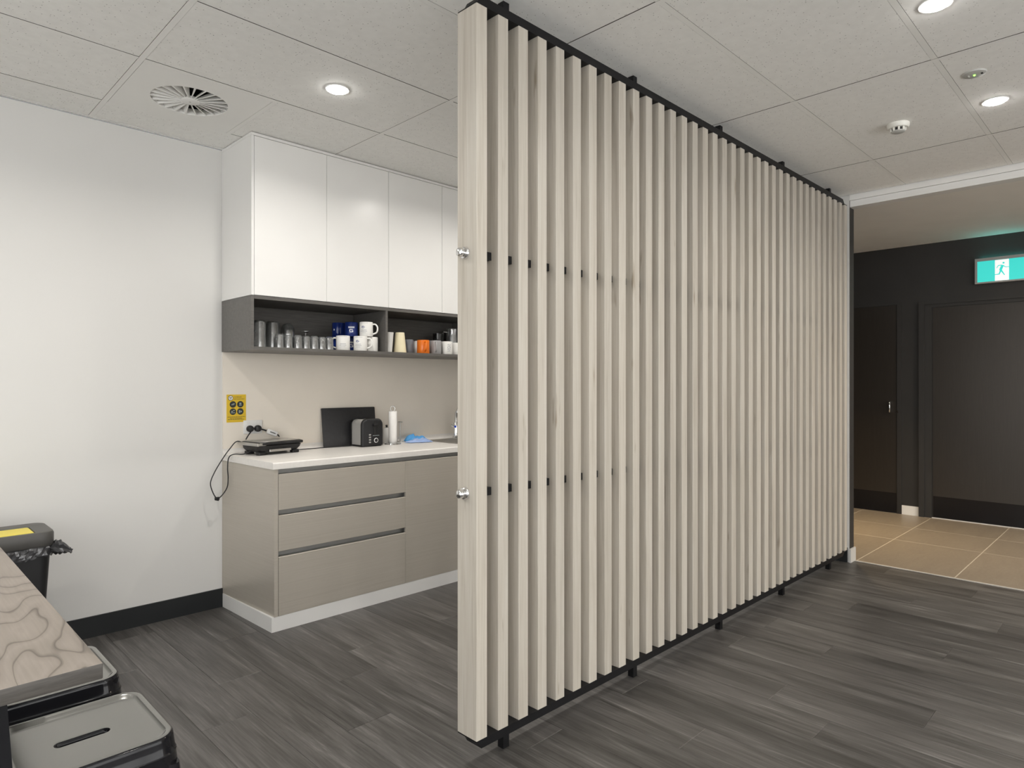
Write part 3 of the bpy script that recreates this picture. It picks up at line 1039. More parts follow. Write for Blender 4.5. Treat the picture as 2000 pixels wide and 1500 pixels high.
# tap
tp = thing('mixer_tap', 'chrome mixer tap with a blue dot behind the sink', 'tap', (3.262, 3.872, WT))
MB().lathe([(0.0, 0.12), (0.018, 0.118), (0.021, 0.11), (0.021, 0.012), (0.027, 0.008), (0.027, 0.0006)], 24).build('body', M['chrome'], tp, smooth=40)
MB().tube([(0, 0, 0.115), (0, -0.004, 0.19), (0, -0.03, 0.23), (0, -0.08, 0.245), (0, -0.14, 0.235), (0, -0.165, 0.21), (0, -0.168, 0.185)], 0.011, 12).build('spout', M['chrome'], tp, smooth=50)
MB().tube([(-0.018, -0.006, 0.088), (-0.045, -0.016, 0.092), (-0.062, -0.022, 0.105)], [0.010, 0.009, 0.006], 10).build('lever', M['chrome'], tp, smooth=50)
MB().lathe([(0.0, 0.0), (0.0075, 0.0), (0.009, -0.003)], 16).xform(Matrix.Translation((-0.024, -0.023, 0.089)) @ Matrix.Rotation(R(90), 4, 'X') @ Matrix.Rotation(R(-35), 4, 'Y')).build('blue_dot', M['led_blue'], tp, smooth=40)

# base cabinets
bc = thing('drawer_cabinet', 'champagne brushed base cabinet with three wide handleless drawers', 'cabinet', (0, 0, 0))
MB().prism([(1.5665, YB), (1.5885, YB), (1.5885, WY - 0.002), (1.5340, WY - 0.002)], 0.080, 0.8605).build('side_panel', M['base_lam'], bc)
X0, X1 = 1.5905, 2.4125
MB().box(X0 - 0.001, X1 + 0.008, YB + 0.045, WY - 0.003, 0.080, 0.8605).build('carcass', M['channel'], bc)
for z0, z1 in ((0.643, 0.834), (0.424, 0.614), (0.0795, 0.393)):
    dr = MB().rbox(X0 + 0.001, X1 - 0.0005, YB, YB + 0.018, z0, z1, 0.001, 1).build('drawer', M['base_lam'], bc)
    MB().box(X0 + 0.001, X1 - 0.0005, YB + 0.0182, YB + 0.044, z1 - 0.020, z1 - 0.001).build('finger_rail', M['channel'], dr)
cb2 = thing('door_cabinet', 'champagne brushed base cabinet with plain doors partly behind the screen', 'cabinet', (0, 0, 0))
MB().box(X1 + 0.0082, SKX0 - 0.02, YB + 0.045, WY - 0.003, 0.080, 0.8605).box(SKX1 + 0.02, XE, YB + 0.045, WY - 0.003, 0.080, 0.8605).box(SKX0 - 0.02, SKX1 + 0.02, YB + 0.045, YB + 0.06, 0.08, 0.8605).build('carcass', M['channel'], cb2)
nd = 6
dw = (XE - X1) / nd
for i in range(nd):
    x = X1 + i * dw
    MB().rbox(x + 0.001, x + dw - 0.001, YB, YB + 0.018, 0.0795, 0.834, 0.001, 1).build('door', M['base_lam'], cb2)
kb = MB()
kb.prism([(1.5530, YB + 0.001), (XE, YB + 0.001), (XE, YB + 0.016), (1.568, YB + 0.016), (1.5450, WY - 0.014), (1.5320, WY - 0.014)], 0.0005, 0.0792)
kick = kb.build('kickboard', M['kick'])
tag(kick, 'low white kickboard along the floor under the champagne cabinets', 'kickboard')

# ------------------------------------------------------------------ things on the worktop
ZT = WT + 0.0006
gr = thing('sandwich_press', 'black and steel electric sandwich press near the open worktop end', 'sandwich press', (1.640, 3.705, ZT), R(7))
GW, GD = 0.292, 0.185
MB().loft([rrect(0.020, GW - 0.020, 0.020, GD - 0.01, 0.02, 0.018), rrect(0.006, GW - 0.006, 0.006, GD, 0.02, 0.036), rrect(0, GW, 0, GD, 0.02, 0.055), rrect(0.006, GW - 0.006, 0.006, GD - 0.004, 0.02, 0.057)], True, True).build('base', M['black_plastic'], gr, smooth=35)
for x, y in ((0.035, 0.03), (GW - 0.035, 0.03), (0.035, GD - 0.03), (GW - 0.035, GD - 0.03)):
    MB().rbox(x - 0.022, x + 0.022, y - 0.018, y + 0.018, 0.0, 0.020, 0.003, 1).build('foot', M['black_plastic'], gr)
MB().rbox(0.004, GW + 0.004, -0.006, GD + 0.006, 0.059, 0.076, 0.006, 2).build('lid', M['black_plastic'], gr, smooth=40)
MB().rbox(0.014, GW - 0.006, 0.010, GD - 0.008, 0.0755, 0.0795, 0.0015, 1).build('lid_plate', M['stainless'], gr, smooth=40)
MB().rbox(-0.012, 0.0035, -0.010, GD + 0.02, 0.055, 0.073, 0.005, 2).rbox(0.0035, 0.045, -0.0105, -0.0065, 0.058, 0.0735, 0.001, 1).build('side_arm', M['stainless'], gr, smooth=40)
MB().rbox(GW + 0.0045, GW + 0.018, 0.10, GD + 0.02, 0.055, 0.071, 0.005, 2).build('side_arm', M['stainless'], gr, smooth=40)
MB().rbox(0.02, GW - 0.02, -0.016, -0.0065, 0.061, 0.073, 0.004, 2).build('handle', M['black_plastic'], gr, smooth=40)
MB().rbox(0.075, GW - 0.075, 0.002, 0.010, 0.018, 0.033, 0.002, 1).build('drip_tray', M['stainless'], gr)

pc = MB()
pts = []
ctrl = [(1.66, 3.895, 0.945), (1.60, 3.90, 0.975), (1.555, 3.905, 0.93), (1.505, 3.895, 0.868), (1.462, 3.89, 0.80), (1.440, 3.885, 0.745), (1.452, 3.88, 0.69), (1.474, 3.875, 0.655), (1.500, 3.87, 0.672),
        (1.524, 3.86, 0.715), (1.526, 3.85, 0.77), (1.519, 3.84, 0.83), (1.522, 3.83, 0.890), (1.548, 3.82, 0.908), (1.60, 3.81, 0.906), (1.652, 3.80, 0.930)]


def catmull(c, n=6):
    c = [Vector(p) for p in c]
    out = []
    for i in range(len(c) - 1):
        p0, p1, p2, p3 = c[max(i - 1, 0)], c[i], c[i + 1], c[min(i + 2, len(c) - 1)]
        for k in range(n):
            t = k / n
            out.append(0.5 * ((2 * p1) + (-p0 + p2) * t + (2 * p0 - 5 * p1 + 4 * p2 - p3) * t * t + (-p0 + 3 * p1 - 3 * p2 + p3) * t ** 3))
    out.append(c[-1])
    return out


bpy.context.view_layer.update()
inv = gr.matrix_world.inverted()
pcord = MB().tube([inv @ p for p in catmull(ctrl)], 0.0032, 8).build('power_cord', M['plug_black'], gr, smooth=60)
cord = pcord
knot = Matrix.Translation(inv @ Vector((1.474, 3.875, 0.655)))
MB().rbox(-0.014, 0.012, -0.006, 0.007, -0.010, 0.008, 0.003, 2).xform(knot).build('cord_tie', M['plug_black'], cord, smooth=40)
MB().tube([(0.002, 0, 0.004), (0.010, -0.004, -0.004), (0.004, -0.006, -0.012), (-0.010, -0.004, -0.008), (-0.006, 0, 0.004)], 0.003, 8).xform(knot).build('cord_knot', M['plug_black'], cord, smooth=60)

# socket, plugs, adapter
YP = WY - 0.0102
so = thing('power_socket', 'white double wall socket on the splashback behind the sandwich press', 'socket', (1.712, YP, 1.053))
MB().rbox(-0.058, 0.058, -0.008, -0.0002, -0.041, 0.041, 0.003, 2).build('face_plate', M['white_edge'], so, smooth=40)
for x in (-0.029, 0.029):
    MB().rbox(x - 0.008, x + 0.008, -0.0105, -0.0078, 0.022, 0.034, 0.001, 1).build('switch', M['white_laminate'], so)
for x, lab in ((-0.0225, 'round black plug in the left half of the wall socket'), (0.0255, 'round black plug in the right half of the wall socket, holding the white adapter')):
    pl = thing('power_plug', lab, 'plug', (1.712 + x, YP - 0.0084, 1.043), 0, 'black plugs in the socket')
    MB().lathe([(0.0, 0.030), (0.012, 0.029), (0.0185, 0.024), (0.0205, 0.012), (0.0195, 0.0)], 24).xform(Matrix.Rotation(R(90), 4, 'X')).build('plug_body', M['plug_black'], pl, smooth=50)
    q = [(0.01, -0.018, -0.004), (0.026, -0.022, -0.008), (0.046, -0.028, -0.016)] if x > 0 else [(0.004, -0.02, -0.012), (-0.008, -0.025, -0.026), (-0.022, -0.032, -0.040), (-0.040, -0.045, -0.060)]
    MB().tube(catmull(q), 0.005 if x > 0 else 0.0035, 8).build('lead', M['plug_black'], pl, smooth=60)
ad = thing('lead_tag', 'white tag on the black lead hanging from the right plug', 'tag', (1.790, YP - 0.042, 1.026), 0)
MB().rbox(-0.004, 0.062, -0.008, 0.008, -0.016, 0.014, 0.003, 2).xform(Matrix.Rotation(R(22), 4, 'Y')).build('tag_body', M['white_edge'], ad, smooth=40)
MB().rbox(0.012, 0.048, -0.0088, -0.0078, -0.003, 0.002, 0.0003, 1).xform(Matrix.Rotation(R(22), 4, 'Y')).build('slot', M['ink'], ad)
MB().tube([(0.058, 0, -0.026), (0.068, 0.002, -0.030), (0.074, 0.004, -0.040)], 0.004, 8).build('lead_end', M['plug_black'], ad, smooth=60)

# recycling poster
po = thing('recycling_poster', 'yellow recycling notice with four dark round pictures beside the socket', 'poster', (1.614, YP, 1.168))
MB().box(-0.058, 0.058, -0.0012, -0.0002, -0.083, 0.083).build('sheet', M['poster_yellow'], po)


def disc_xz(m, cx, cz, r, y, seg=24, th=0.0004, r2=None):
    ring = [(cx + r * math.cos(2 * PI * i / seg), y, cz + r * math.sin(2 * PI * i / seg)) for i in range(seg)]
    m.extrude(ring, (0, -th, 0))
    return m


for x, z in ((-0.0205, 0.024), (0.0235, 0.024), (-0.0205, -0.019), (0.0235, -0.019)):
    dd = disc_xz(MB(), x, z, 0.0195, -0.0012).build('picture_disc', M['ink'], po)
    g = MB()
    if x < 0 and z > 0:
        g.box(x - 0.010, x + 0.004, -0.0020, -0.0016, z - 0.004, z + 0.001).box(x - 0.002, x + 0.011, -0.0020, -0.0016, z + 0.001, z + 0.006)
    elif x > 0 and z > 0:
        g.box(x - 0.008, x + 0.008, -0.0020, -0.0016, z - 0.008, z - 0.004).box(x - 0.006, x + 0.006, -0.0020, -0.0016, z - 0.002, z + 0.010)
    elif x < 0:
        g.box(x - 0.012, x + 0.012, -0.0020, -0.0016, z - 0.009, z - 0.005).box(x - 0.010, x - 0.001, -0.0020, -0.0016, z - 0.003, z + 0.004).box(x + 0.001, x + 0.010, -0.0020, -0.0016, z + 0.004, z + 0.010)
    else:
        g.box(x - 0.009, x - 0.001, -0.0020, -0.0016, z - 0.009, z + 0.008).box(x + 0.001, x + 0.009, -0.0020, -0.0016, z - 0.005, z + 0.004)
    g.build('picture', M['picto_grey'], dd)
e = disc_xz(MB(), -0.034, 0.062, 0.0155, -0.0012).build('emblem', M['ink'], po)
disc_xz(MB(), -0.034, 0.062, 0.0125, -0.0016).build('emblem_ring', M['paper'], e)
st = MB()
for i in range(3):
    a = 2 * PI * i / 3 + 0.5
    st.extrude([(-0.034 + 0.0085 * math.cos(a + q) * k, -0.0020, 0.062 + 0.0085 * math.sin(a + q) * k) for q, k in ((-0.5, 1.0), (0.55, 1.0), (0.9, 0.45), (-0.7, 0.35))], (0, -0.0004, 0))
st.build('emblem_arrows', M['ink'], e)
for body, z in (('CO-MINGLED', 0.0645), ('RECYCLING ONLY', 0.0525)):
    tm = text_mesh('lettering', body, 0.0098, M['ink'], 'LEFT')
    link('lettering', tm, po, (-0.0145, -0.0014, z), (R(90), 0, 0)).scale = (0.76, 1, 1)
ln = MB()
rr = random.Random(3)
for z, x0, x1 in ((-0.051, -0.052, 0.052), (-0.059, -0.038, 0.034), (-0.066, -0.050, 0.046)):
    x = x0
    while x < x1:
        l = rr.uniform(0.006, 0.014)
        ln.box(x, min(x + l, x1), -0.0016, -0.0012, z - 0.0014, z + 0.0014)
        x += l + 0.002
ln.build('fine_print', M['ink'], po)['kind'] = 'stuff'

# chopping board leaning on the splashback
bd = MB().rbox(0, 0.41, -0.006, 0.006, 0, 0.256, 0.0055, 2)
bd.xform(Matrix.Translation((2.163, 3.905, ZT + 0.001)) @ Matrix.Rotation(R(-7.5), 4, 'X'))
o = bd.build('chopping_board', M['board_black'], smooth=40)
tag(o, 'black chopping board leaning on the splashback behind the toaster', 'chopping board')

# toaster
to = thing('toaster', 'steel and black two slice toaster in front of the black chopping board', 'toaster', (2.348, 3.735, ZT))
TW, TD, TH = 0.166, 0.155, 0.184


def arch(w, h, r, y, x0=0.0, z0=0.008, n=6):
    pts = [(x0, y, z0)]
    for i in range(n + 1):
        t = PI - (PI / 2) * i / n
        pts.append((x0 + r + r * math.cos(t), y, h - r + r * math.sin(t)))
    for i in range(n + 1):
        t = PI / 2 - (PI / 2) * i / n
        pts.append((x0 + w - r + r * math.cos(t), y, h - r + r * math.sin(t)))
    pts.append((x0 + w, y, z0))
    return pts


MB().loft([arch(TW - 0.010, TH - 0.005, 0.035, 0.0205, 0.005, 0.012), arch(TW - 0.010, TH - 0.005, 0.035, TD - 0.0205, 0.005, 0.012)], True, True).build('steel_shell', M['silver'], to, smooth=40)
MB().loft([arch(TW - 0.024, TH - 0.014, 0.034, 0.0, 0.012, 0.006), arch(TW - 0.008, TH - 0.003, 0.038, 0.006, 0.004, 0.006), arch(TW, TH, 0.04, 0.014, 0.0, 0.006), arch(TW, TH, 0.04, 0.0204, 0.0, 0.006)], True, True).build('front_panel', M['black_plastic'], to, smooth=40)
MB().loft([arch(TW, TH, 0.04, TD - 0.0204, 0.0, 0.006), arch(TW - 0.008, TH - 0.003, 0.038, TD, 0.004, 0.006)], True, True).build('rear_panel', M['black_plastic'], to, smooth=40)
for x in (0.046, 0.098):
    MB().box(x, x + 0.024, 0.03, TD - 0.03, TH - 0.0062, TH - 0.0042).build('bread_slot', M['duct'], to)
MB().rbox(0.004, TW - 0.004, 0.0206, TD - 0.0206, 0.0, 0.0118, 0.002, 1).build('base', M['black_plastic'], to)
MB().box(0.090, 0.101, -0.0012, 0.002, 0.080, 0.160).build('lever_slot', M['duct'], to)
MB().rbox(0.078, 0.112, -0.020, -0.0015, 0.138, 0.152, 0.004, 2).build('lever', M['black_plastic'], to, smooth=40)
kn = MB().lathe([(0.0, 0.004), (0.010, 0.004), (0.0115, 0.003), (0.0115, 0.0)], 24).xform(Matrix.Translation((0.106, -0.0004, 0.040)) @ Matrix.Rotation(R(90), 4, 'X')).build('browning_dial', M['black_plastic'], to, smooth=40)
MB().lathe([(0.0122, 0.002), (0.0155, 0.002), (0.0160, 0.0), (0.0122, 0.0)], 24).xform(Matrix.Translation((0.106, -0.0002, 0.040)) @ Matrix.Rotation(R(90), 4, 'X')).build('dial_ring', M['white_edge'], to, smooth=40)
MB().box(0.080, 0.130, -0.0012, 0.0, 0.0705, 0.0735).build('dial_marking', M['picto_grey'], to)
for i in range(4):
    MB().rbox(0.050, 0.066, -0.004, 0.001, 0.024 + 0.0165 * i, 0.034 + 0.0165 * i, 0.002, 1).build('button', M['sign_frame'], to)

lp = [(-0.403, 0.125, 0.0034), (-0.30, 0.130, 0.0034), (-0.23, 0.132, 0.0034), (-0.15, 0.128, 0.0034), (-0.07, 0.122, 0.0034), (-0.02, 0.120, 0.0034), (0.012, 0.118, 0.006)]
MB().tube(catmull(lp), 0.0028, 8).build('power_cord', M['plug_black'], to, smooth=60)

# paper towel on its stand
pt = thing('paper_towel_holder', 'upright chrome paper towel stand with a loop top beside the toaster', 'towel holder', (2.632, 3.800, ZT))
MB().lathe([(0.0, 0.007), (0.050, 0.007), (0.056, 0.005), (0.058, 0.0)], 36).build('base', M['chrome'], pt, smooth=40)
lp = [(0, 0, 0.006), (0, 0, 0.222)] + [(0.011 * math.sin(t), -0.011 * math.sin(t), 0.240 - 0.018 * math.cos(t) + 0.004) for t in [PI * 2 * i / 16 for i in range(1, 16)]] + [(0.0, 0.0, 0.224)]
MB().tube(lp, 0.0024, 8).build('rod', M['chrome'], pt, smooth=60)
rl = thing('paper_towel_roll', 'thin white paper towel roll on the chrome stand', 'paper towel', (2.632, 3.800, ZT + 0.0074))
MB().lathe([(0.0085, 0.0), (0.0275, 0.0), (0.0285, 0.002), (0.0285, 0.217), (0.0275, 0.219), (0.0085, 0.219), (0.0085, 0.0)], 32).build('roll', M['paper'], rl, smooth=40)

# soap dispenser behind the roll, dish brush, cloths
sdp = thing('soap_dispenser', 'small white soap bottle with dark pump behind the paper towel', 'soap bottle', (2.640, 3.885, ZT))
MB().lathe([(0.0, 0.0), (0.026, 0.0), (0.028, 0.004), (0.028, 0.095), (0.022, 0.106), (0.010, 0.110), (0.0, 0.110)], 28).build('bottle', M['tin_white'], sdp, smooth=40)
MB().lathe([(0.0, 0.128), (0.006, 0.127), (0.008, 0.110), (0.0095, 0.1095)], 16).tube([(0, 0, 0.124), (-0.016, -0.010, 0.124)], 0.003, 8).build('pump', M['black_plastic'], sdp, smooth=40)
db = thing('dish_brush', 'slim grey dish brush standing upright behind the blue cloth', 'brush', (2.768, 3.905, ZT))
MB().lathe([(0.0, 0.004), (0.022, 0.004), (0.024, 0.0)], 24).build('stand', M['stainless'], db, smooth=40)
MB().tube([(0, 0, 0.004), (0.0, 0.0, 0.138)], 0.0042, 10).build('handle', M['stainless'], db, smooth=50)
MB().tube([(-0.010, 0.010, 0.142), (0.0, 0.0, 0.1415), (0.012, -0.012, 0.140)], 0.0040, 10).build('cross_bar', M['stainless'], db, smooth=50)


def cloth(name, mat, cx, cy, sx, sy, hgt, seed, rz=0.0, peak=None):
    rg = random.Random(seed)
    n, mrow = 26, 20
    waves = [(rg.uniform(6, 26), rg.uniform(0, 6), rg.uniform(0, PI), rg.uniform(0.3, 1)) for _ in range(7)]
    vs, fs, uv = [], [], []
    for j in range(mrow + 1):
        for i in range(n + 1):
            u, v = i / n, j / mrow
            x, y = (u - 0.5) * 2, (v - 0.5) * 2
            rr_ = 1.0 + 0.10 * math.sin(3 * math.atan2(y, x) + seed) + 0.05 * math.sin(7 * math.atan2(y, x))
            q = max(abs(x), abs(y))
            l = math.hypot(x, y) or 1
            k = q / l * rr_
            px, py = x * k * sx, y * k * sy
            e = max(0.0, 1 - q ** 2)
            z = 0
            for f, ph, an, am in waves:
                z += am * math.sin(f * (u * math.cos(an) + v * math.sin(an)) + ph)
            z = hgt * e ** 0.7 * (0.62 + 0.16 * z)
            if peak:
                z += peak[2] * math.exp(-(((u - peak[0]) / 0.10) ** 2 + ((v - peak[1]) / 0.16) ** 2))
            vs.append((px, py, max(0.0012, z) + 0.0015))
            uv.append((u, v))
    for j in range(mrow):
        for i in range(n):
            a_ = j * (n + 1) + i
            fs.append((a_, a_ + 1, a_ + n + 2, a_ + n + 1))
    me = bpy.data.meshes.new(name)
    me.from_pydata(vs, [], fs)
    ul = me.uv_layers.new()
    for lp_ in me.loops:
        ul.data[lp_.index].uv = uv[lp_.vertex_index]
    for p in me.polygons:
        p.use_smooth = True
    me.materials.append(mat)
    o_ = link(name, me, None, (cx, cy, ZT), (0, 0, rz))
    md = o_.modifiers.new('thickness', 'SOLIDIFY')
    md.thickness = 0.0012
    md.offset = 1
    return o_


tag(cloth('dish_cloth', M['cloth_blue'], 2.885, 3.868, 0.088, 0.042, 0.046, 4, R(-18), (0.16, 0.5, 0.022)), 'crumpled plain blue dish cloth heaped behind the checked cloth', 'cloth')
tag(cloth('dish_cloth', M['cloth'], 2.842, 3.770, 0.100, 0.050, 0.036, 11, R(-12)), 'flattened blue and white checked dish cloth beside the sink', 'cloth')

# ------------------------------------------------------------------ mugs and glasses on the shelf
ZS = SHZ0 + 0.0184


def mug_mesh(r=0.0425, h=0.092, taper=1.0, t=0.0035):
    rb = r * taper
    return [(0.0, 0.003), (rb - 0.008, 0.003), (rb - 0.006, 0.0), (rb - 0.002, 0.0008), (rb, 0.005), (r, h - 0.003), (r - t * 0.4, h), (r - t, h - 0.002), (rb - t, 0.009), (rb - t - 0.004, 0.006), (0.0, 0.0055)]


body_cache = {}


def mug(label, x, y, z, mat, ang, r=0.0425, h=0.092, taper=1.0, prints=(), group='mugs on the open shelf', pmat=None, hmat=None, hr=0.0052):
    g = thing('mug', label, 'mug', (x, y, z), ang, group)
    key = (r, h, taper, mat.name)
    if key not in body_cache:
        body_cache[key] = (MB().lathe(mug_mesh(r, h, taper), 36).mesh('cup', mat, 40),
                           MB().tube(catmull([(r - 0.003, 0, h * 0.84), (r + 0.014, 0, h * 0.86), (r + 0.027, 0, h * 0.70), (r + 0.029, 0, h * 0.48), (r + 0.021, 0, h * 0.27), (r * (taper * 0.5 + 0.5) - 0.003, 0, h * 0.17)], 5), hr, 10).mesh('handle', mat, 60))
    link('cup', body_cache[key][0], g)
    link('handle', body_cache[key][1], g)
    for a0, a1, z0, z1, pm in prints:
        # a curved patch of ink on the cup, a0..a1 in degrees from the handle
        n = 6
        rr_ = r + 0.0003
        vs = []
        for i in range(n + 1):
            a_ = R(a0 + (a1 - a0) * i / n)
            vs += [(rr_ * math.cos(a_), rr_ * math.sin(a_), z0), (rr_ * math.cos(a_), rr_ * math.sin(a_), z1)]
        MB().add(vs, [(2 * i, 2 * i + 2, 2 * i + 3, 2 * i + 1) for i in range(n)]).build('print', pm, g)
    return g


RIGHT = R(-45)     # picture-right as seen from the camera, along the shelf front
LEFT = R(135)


def face(x, y, ang):
    """Angle, from the handle, of the side of a mug at (x, y) turned towards the camera's place."""
    return math.degrees(math.atan2(-y, -x) - ang)


def text_prints(x, y, ang, pm, emblem, shift=0):
    f = face(x, y, ang) + shift
    out = [(f - 24, f + 24, 0.040, 0.0425, pm), (f - 28, f + 28, 0.031, 0.0335, pm), (f - 20, f + 20, 0.022, 0.0238, pm)]
    if emblem:
        out += [(f - 16, f + 2, 0.062, 0.0655, M['print_blue']), (f - 18, f - 12, 0.054, 0.064, M['print_blue']), (f - 12, f + 4, 0.053, 0.0555, M['print_blue']), (f - 3, f + 10, 0.0575, 0.060, M['print_blue'])]
    out += [(f - 36, f + 36, 0.0845, 0.0862, M['print_grey'])]
    return out


def blue_prints(x, y, ang, shift=0):
    f = face(x, y, ang) + shift
    w_ = M['print_white']
    # a band of white lettering above a white round letter
    out = [(f - 27 + 9 * i, f - 20 + 9 * i, 0.054, 0.064, w_) for i in range(6)] + [(f - 27, f + 25, 0.0575, 0.0600, w_)]
    out += [(f - 14, f + 12, 0.044, 0.047, w_), (f - 17, f - 11, 0.032, 0.044, w_), (f - 14, f + 12, 0.028, 0.031, w_), (f + 8, f + 14, 0.030, 0.039, w_), (f, f + 14, 0.0365, 0.039, w_)]
    return out


mw, mb = M['tin_white'], M['blue_ceramic']
H1 = ZS + 0.0925
mug('white printed mug with its handle to the left, lower row of the shelf', 2.150, 3.640, ZS, mw, LEFT, prints=text_prints(2.15, 3.64, LEFT, M['print_grey'], False))
mug('white mug with blue emblem and handle to the right, lower row', 2.250, 3.600, ZS, mw, RIGHT, prints=text_prints(2.25, 3.60, RIGHT, M['print_grey'], True, -20))
mug('plain white mug closest to the shelf divider, lower row', 2.343, 3.622, ZS, mw, R(98))
mug('blue mug showing as a narrow strip between two white mugs', 2.268, 3.735, ZS, mb, R(80), prints=blue_prints(2.268, 3.735, R(80)))
mug('blue mug seen through the handle of the white mug', 2.150, 3.765, ZS, mb, R(200))
mug('blue mug with white lettering and a round letter, standing in the upper row', 2.240, 3.690, H1, mb, R(60), prints=blue_prints(2.24, 3.690, R(60)))
mug('dark blue mug with its handle turned to the front, behind the lettered blue one', 2.203, 3.782, H1, mb, R(-118), prints=[(face(2.203, 3.782, R(-118)) - 48, face(2.203, 3.782, R(-118)) - 36, 0.042, 0.052, M['print_white'])])
mug('white mug with its handle to the right, standing in the upper row', 2.300, 3.612, H1, mw, RIGHT, prints=text_prints(2.300, 3.612, RIGHT, M['print_grey'], True, -22))

cu = thing('tall_cup', 'tall white cup tapering to its foot, against the shelf divider', 'cup', (2.472, 3.622, ZS), 0)
MB().lathe([(0.0, 0.002), (0.022, 0.002), (0.024, 0.0), (0.026, 0.002), (0.0355, 0.126), (0.0365, 0.130), (0.0335, 0.130), (0.0235, 0.008), (0.0, 0.006)], 32).build('wall', mw, cu, smooth=40)
cr = thing('tall_cup', 'tall cream cup standing upside down next to the white cup', 'cup', (2.578, 3.640, ZS), 0)
MB().lathe([(0.042, 0.0), (0.0445, 0.0), (0.044, 0.004), (0.0305, 0.133), (0.029, 0.136), (0.0, 0.136), (0.0, 0.132), (0.027, 0.131), (0.042, 0.0)], 32).build('wall', M['cream_plastic'], cr, smooth=40)
mug('slate grey mug behind the cream cup', 2.690, 3.700, ZS, M['slate_ceramic'], R(80), 0.036, 0.096)
mug('white mug half hidden behind the orange mug', 2.785, 3.728, ZS, mw, R(150), 0.040, 0.092)
mug('orange mug with its handle turned to the front', 2.756, 3.618, ZS, M['orange_ceramic'], R(-110), 0.0425, 0.092, 1.02)
mug('light grey mug with its handle turned to the front', 2.872, 3.632, ZS, M['grey_ceramic'], R(-122), 0.0425, 0.094)
wx, wy = 2.972, 3.628
fz = face(wx, wy, R(-100))
mug('white mug with a fine grey pattern, right of the grey mug', wx, wy, ZS, mw, R(65), 0.041, 0.092,
    prints=[(face(wx, wy, R(65)) + 8 + 9 * (i % 4), face(wx, wy, R(65)) + 12 + 9 * (i % 4) + 2 * (i % 2), 0.02 + 0.011 * (i // 4), 0.024 + 0.011 * (i // 4) + 0.003 * (i % 3), M['print_grey']) for i in range(20)])
mug('white mug beside the screen edge with its handle to the right', 3.076, 3.655, ZS, mw, RIGHT, 0.040, 0.088)


def glass(name, label, x, y, prof, mat=None, cat='glass', group='drinking glasses on the shelf'):
    g = thing(name, label, cat, (x, y, ZS), 0, group)
    MB().lathe(prof, 32).build('wall', mat or M['glass'], g, smooth=40)
    return g


def tumbler(r, h, t=0.002, base=0.010, taper=0.86):
    """Upside-down tumbler: rim on the shelf, thick base on top."""
    q = r * taper
    return [(r - t, 0.0), (r, 0.0), (r, 0.002), (q + 0.001, h - 0.010), (q - 0.001, h - 0.004), (q - 0.006, h), (0.0, h - 0.001), (0.0, h - base), (q - t - 0.003, h - base), (q - t, h - base - 0.004), (r - t, 0.0)]


glass('tall_tumbler', 'tall clear tumbler upside down at the open end of the shelf', 1.636, 3.680, tumbler(0.035, 0.156, taper=0.92))
glass('tall_tumbler', 'tall clear tumbler upside down behind the short tumblers', 1.748, 3.750, tumbler(0.040, 0.162, taper=0.93))
glass('wine_glass', 'rounded stemless wine glass upside down in the back row', 1.885, 3.840,
      [(0.030, 0.0), (0.032, 0.0), (0.040, 0.05), (0.043, 0.10), (0.039, 0.138), (0.026, 0.160), (0.012, 0.166), (0.0, 0.166), (0.0, 0.160), (0.012, 0.160), (0.024, 0.155), (0.0365, 0.136), (0.0408, 0.10), (0.038, 0.05), (0.030, 0.0)])
for i, (x, y) in enumerate([(1.742, 3.655), (1.799, 3.657), (1.858, 3.655), (1.911, 3.657), (1.963, 3.655), (2.016, 3.660), (2.068, 3.662), (1.832, 3.722), (1.935, 3.728), (2.042, 3.735)]):
    lab = ['short clear tumbler upside down in front of the tall tumblers', 'second short clear tumbler in the front row', 'third short clear tumbler in the front row', 'fourth short clear tumbler in the front row',
           'fifth short clear tumbler in the front row', 'sixth short clear tumbler in the front row', 'short clear tumbler next to the white mug handle',
           'short clear tumbler in the second row, behind the second front one', 'short clear tumbler in the second row, in the middle', 'short clear tumbler in the second row, near the mugs'][i]
    glass('short_tumbler', lab, x, y, tumbler(0.0252, 0.083 if i % 2 == 0 else 0.080, base=0.012, taper=0.9))
glass('stem_glass', 'small stem glass upside down, its foot on top in the back row', 1.990, 3.815,
      [(0.025, 0.0), (0.027, 0.0), (0.030, 0.035), (0.022, 0.068), (0.006, 0.080), (0.004, 0.112), (0.020, 0.118), (0.023, 0.119), (0.023, 0.122), (0.0, 0.122), (0.0, 0.076), (0.020, 0.066), (0.028, 0.035), (0.025, 0.0)])
jg = thing('glass_jug', 'clear glass jug at the back of the shelf by the screen', 'jug', (3.205, 3.840, ZS), 0)
MB().lathe([(0.0, 0.0), (0.046, 0.0), (0.052, 0.006), (0.055, 0.08), (0.050, 0.15), (0.047, 0.185), (0.051, 0.207), (0.0485, 0.207), (0.0445, 0.185), (0.0475, 0.15), (0.0525, 0.08), (0.049, 0.009), (0.0, 0.008)], 36).build('body', M['glass'], jg, smooth=40)
MB().tube(catmull([(-0.046, 0.010, 0.180), (-0.075, 0.016, 0.182), (-0.090, 0.018, 0.15), (-0.088, 0.018, 0.09), (-0.053, 0.010, 0.06)], 5), 0.006, 10).build('handle', M['glass'], jg, smooth=60)
glass('smoky_tumbler', 'dark smoky glass tumbler at the back of the shelf beside the jug', 3.060, 3.835, [(0.0, 0.0), (0.034, 0.0), (0.036, 0.004), (0.040, 0.165), (0.038, 0.165), (0.034, 0.010), (0.0, 0.009)], M['smoke_glass'])

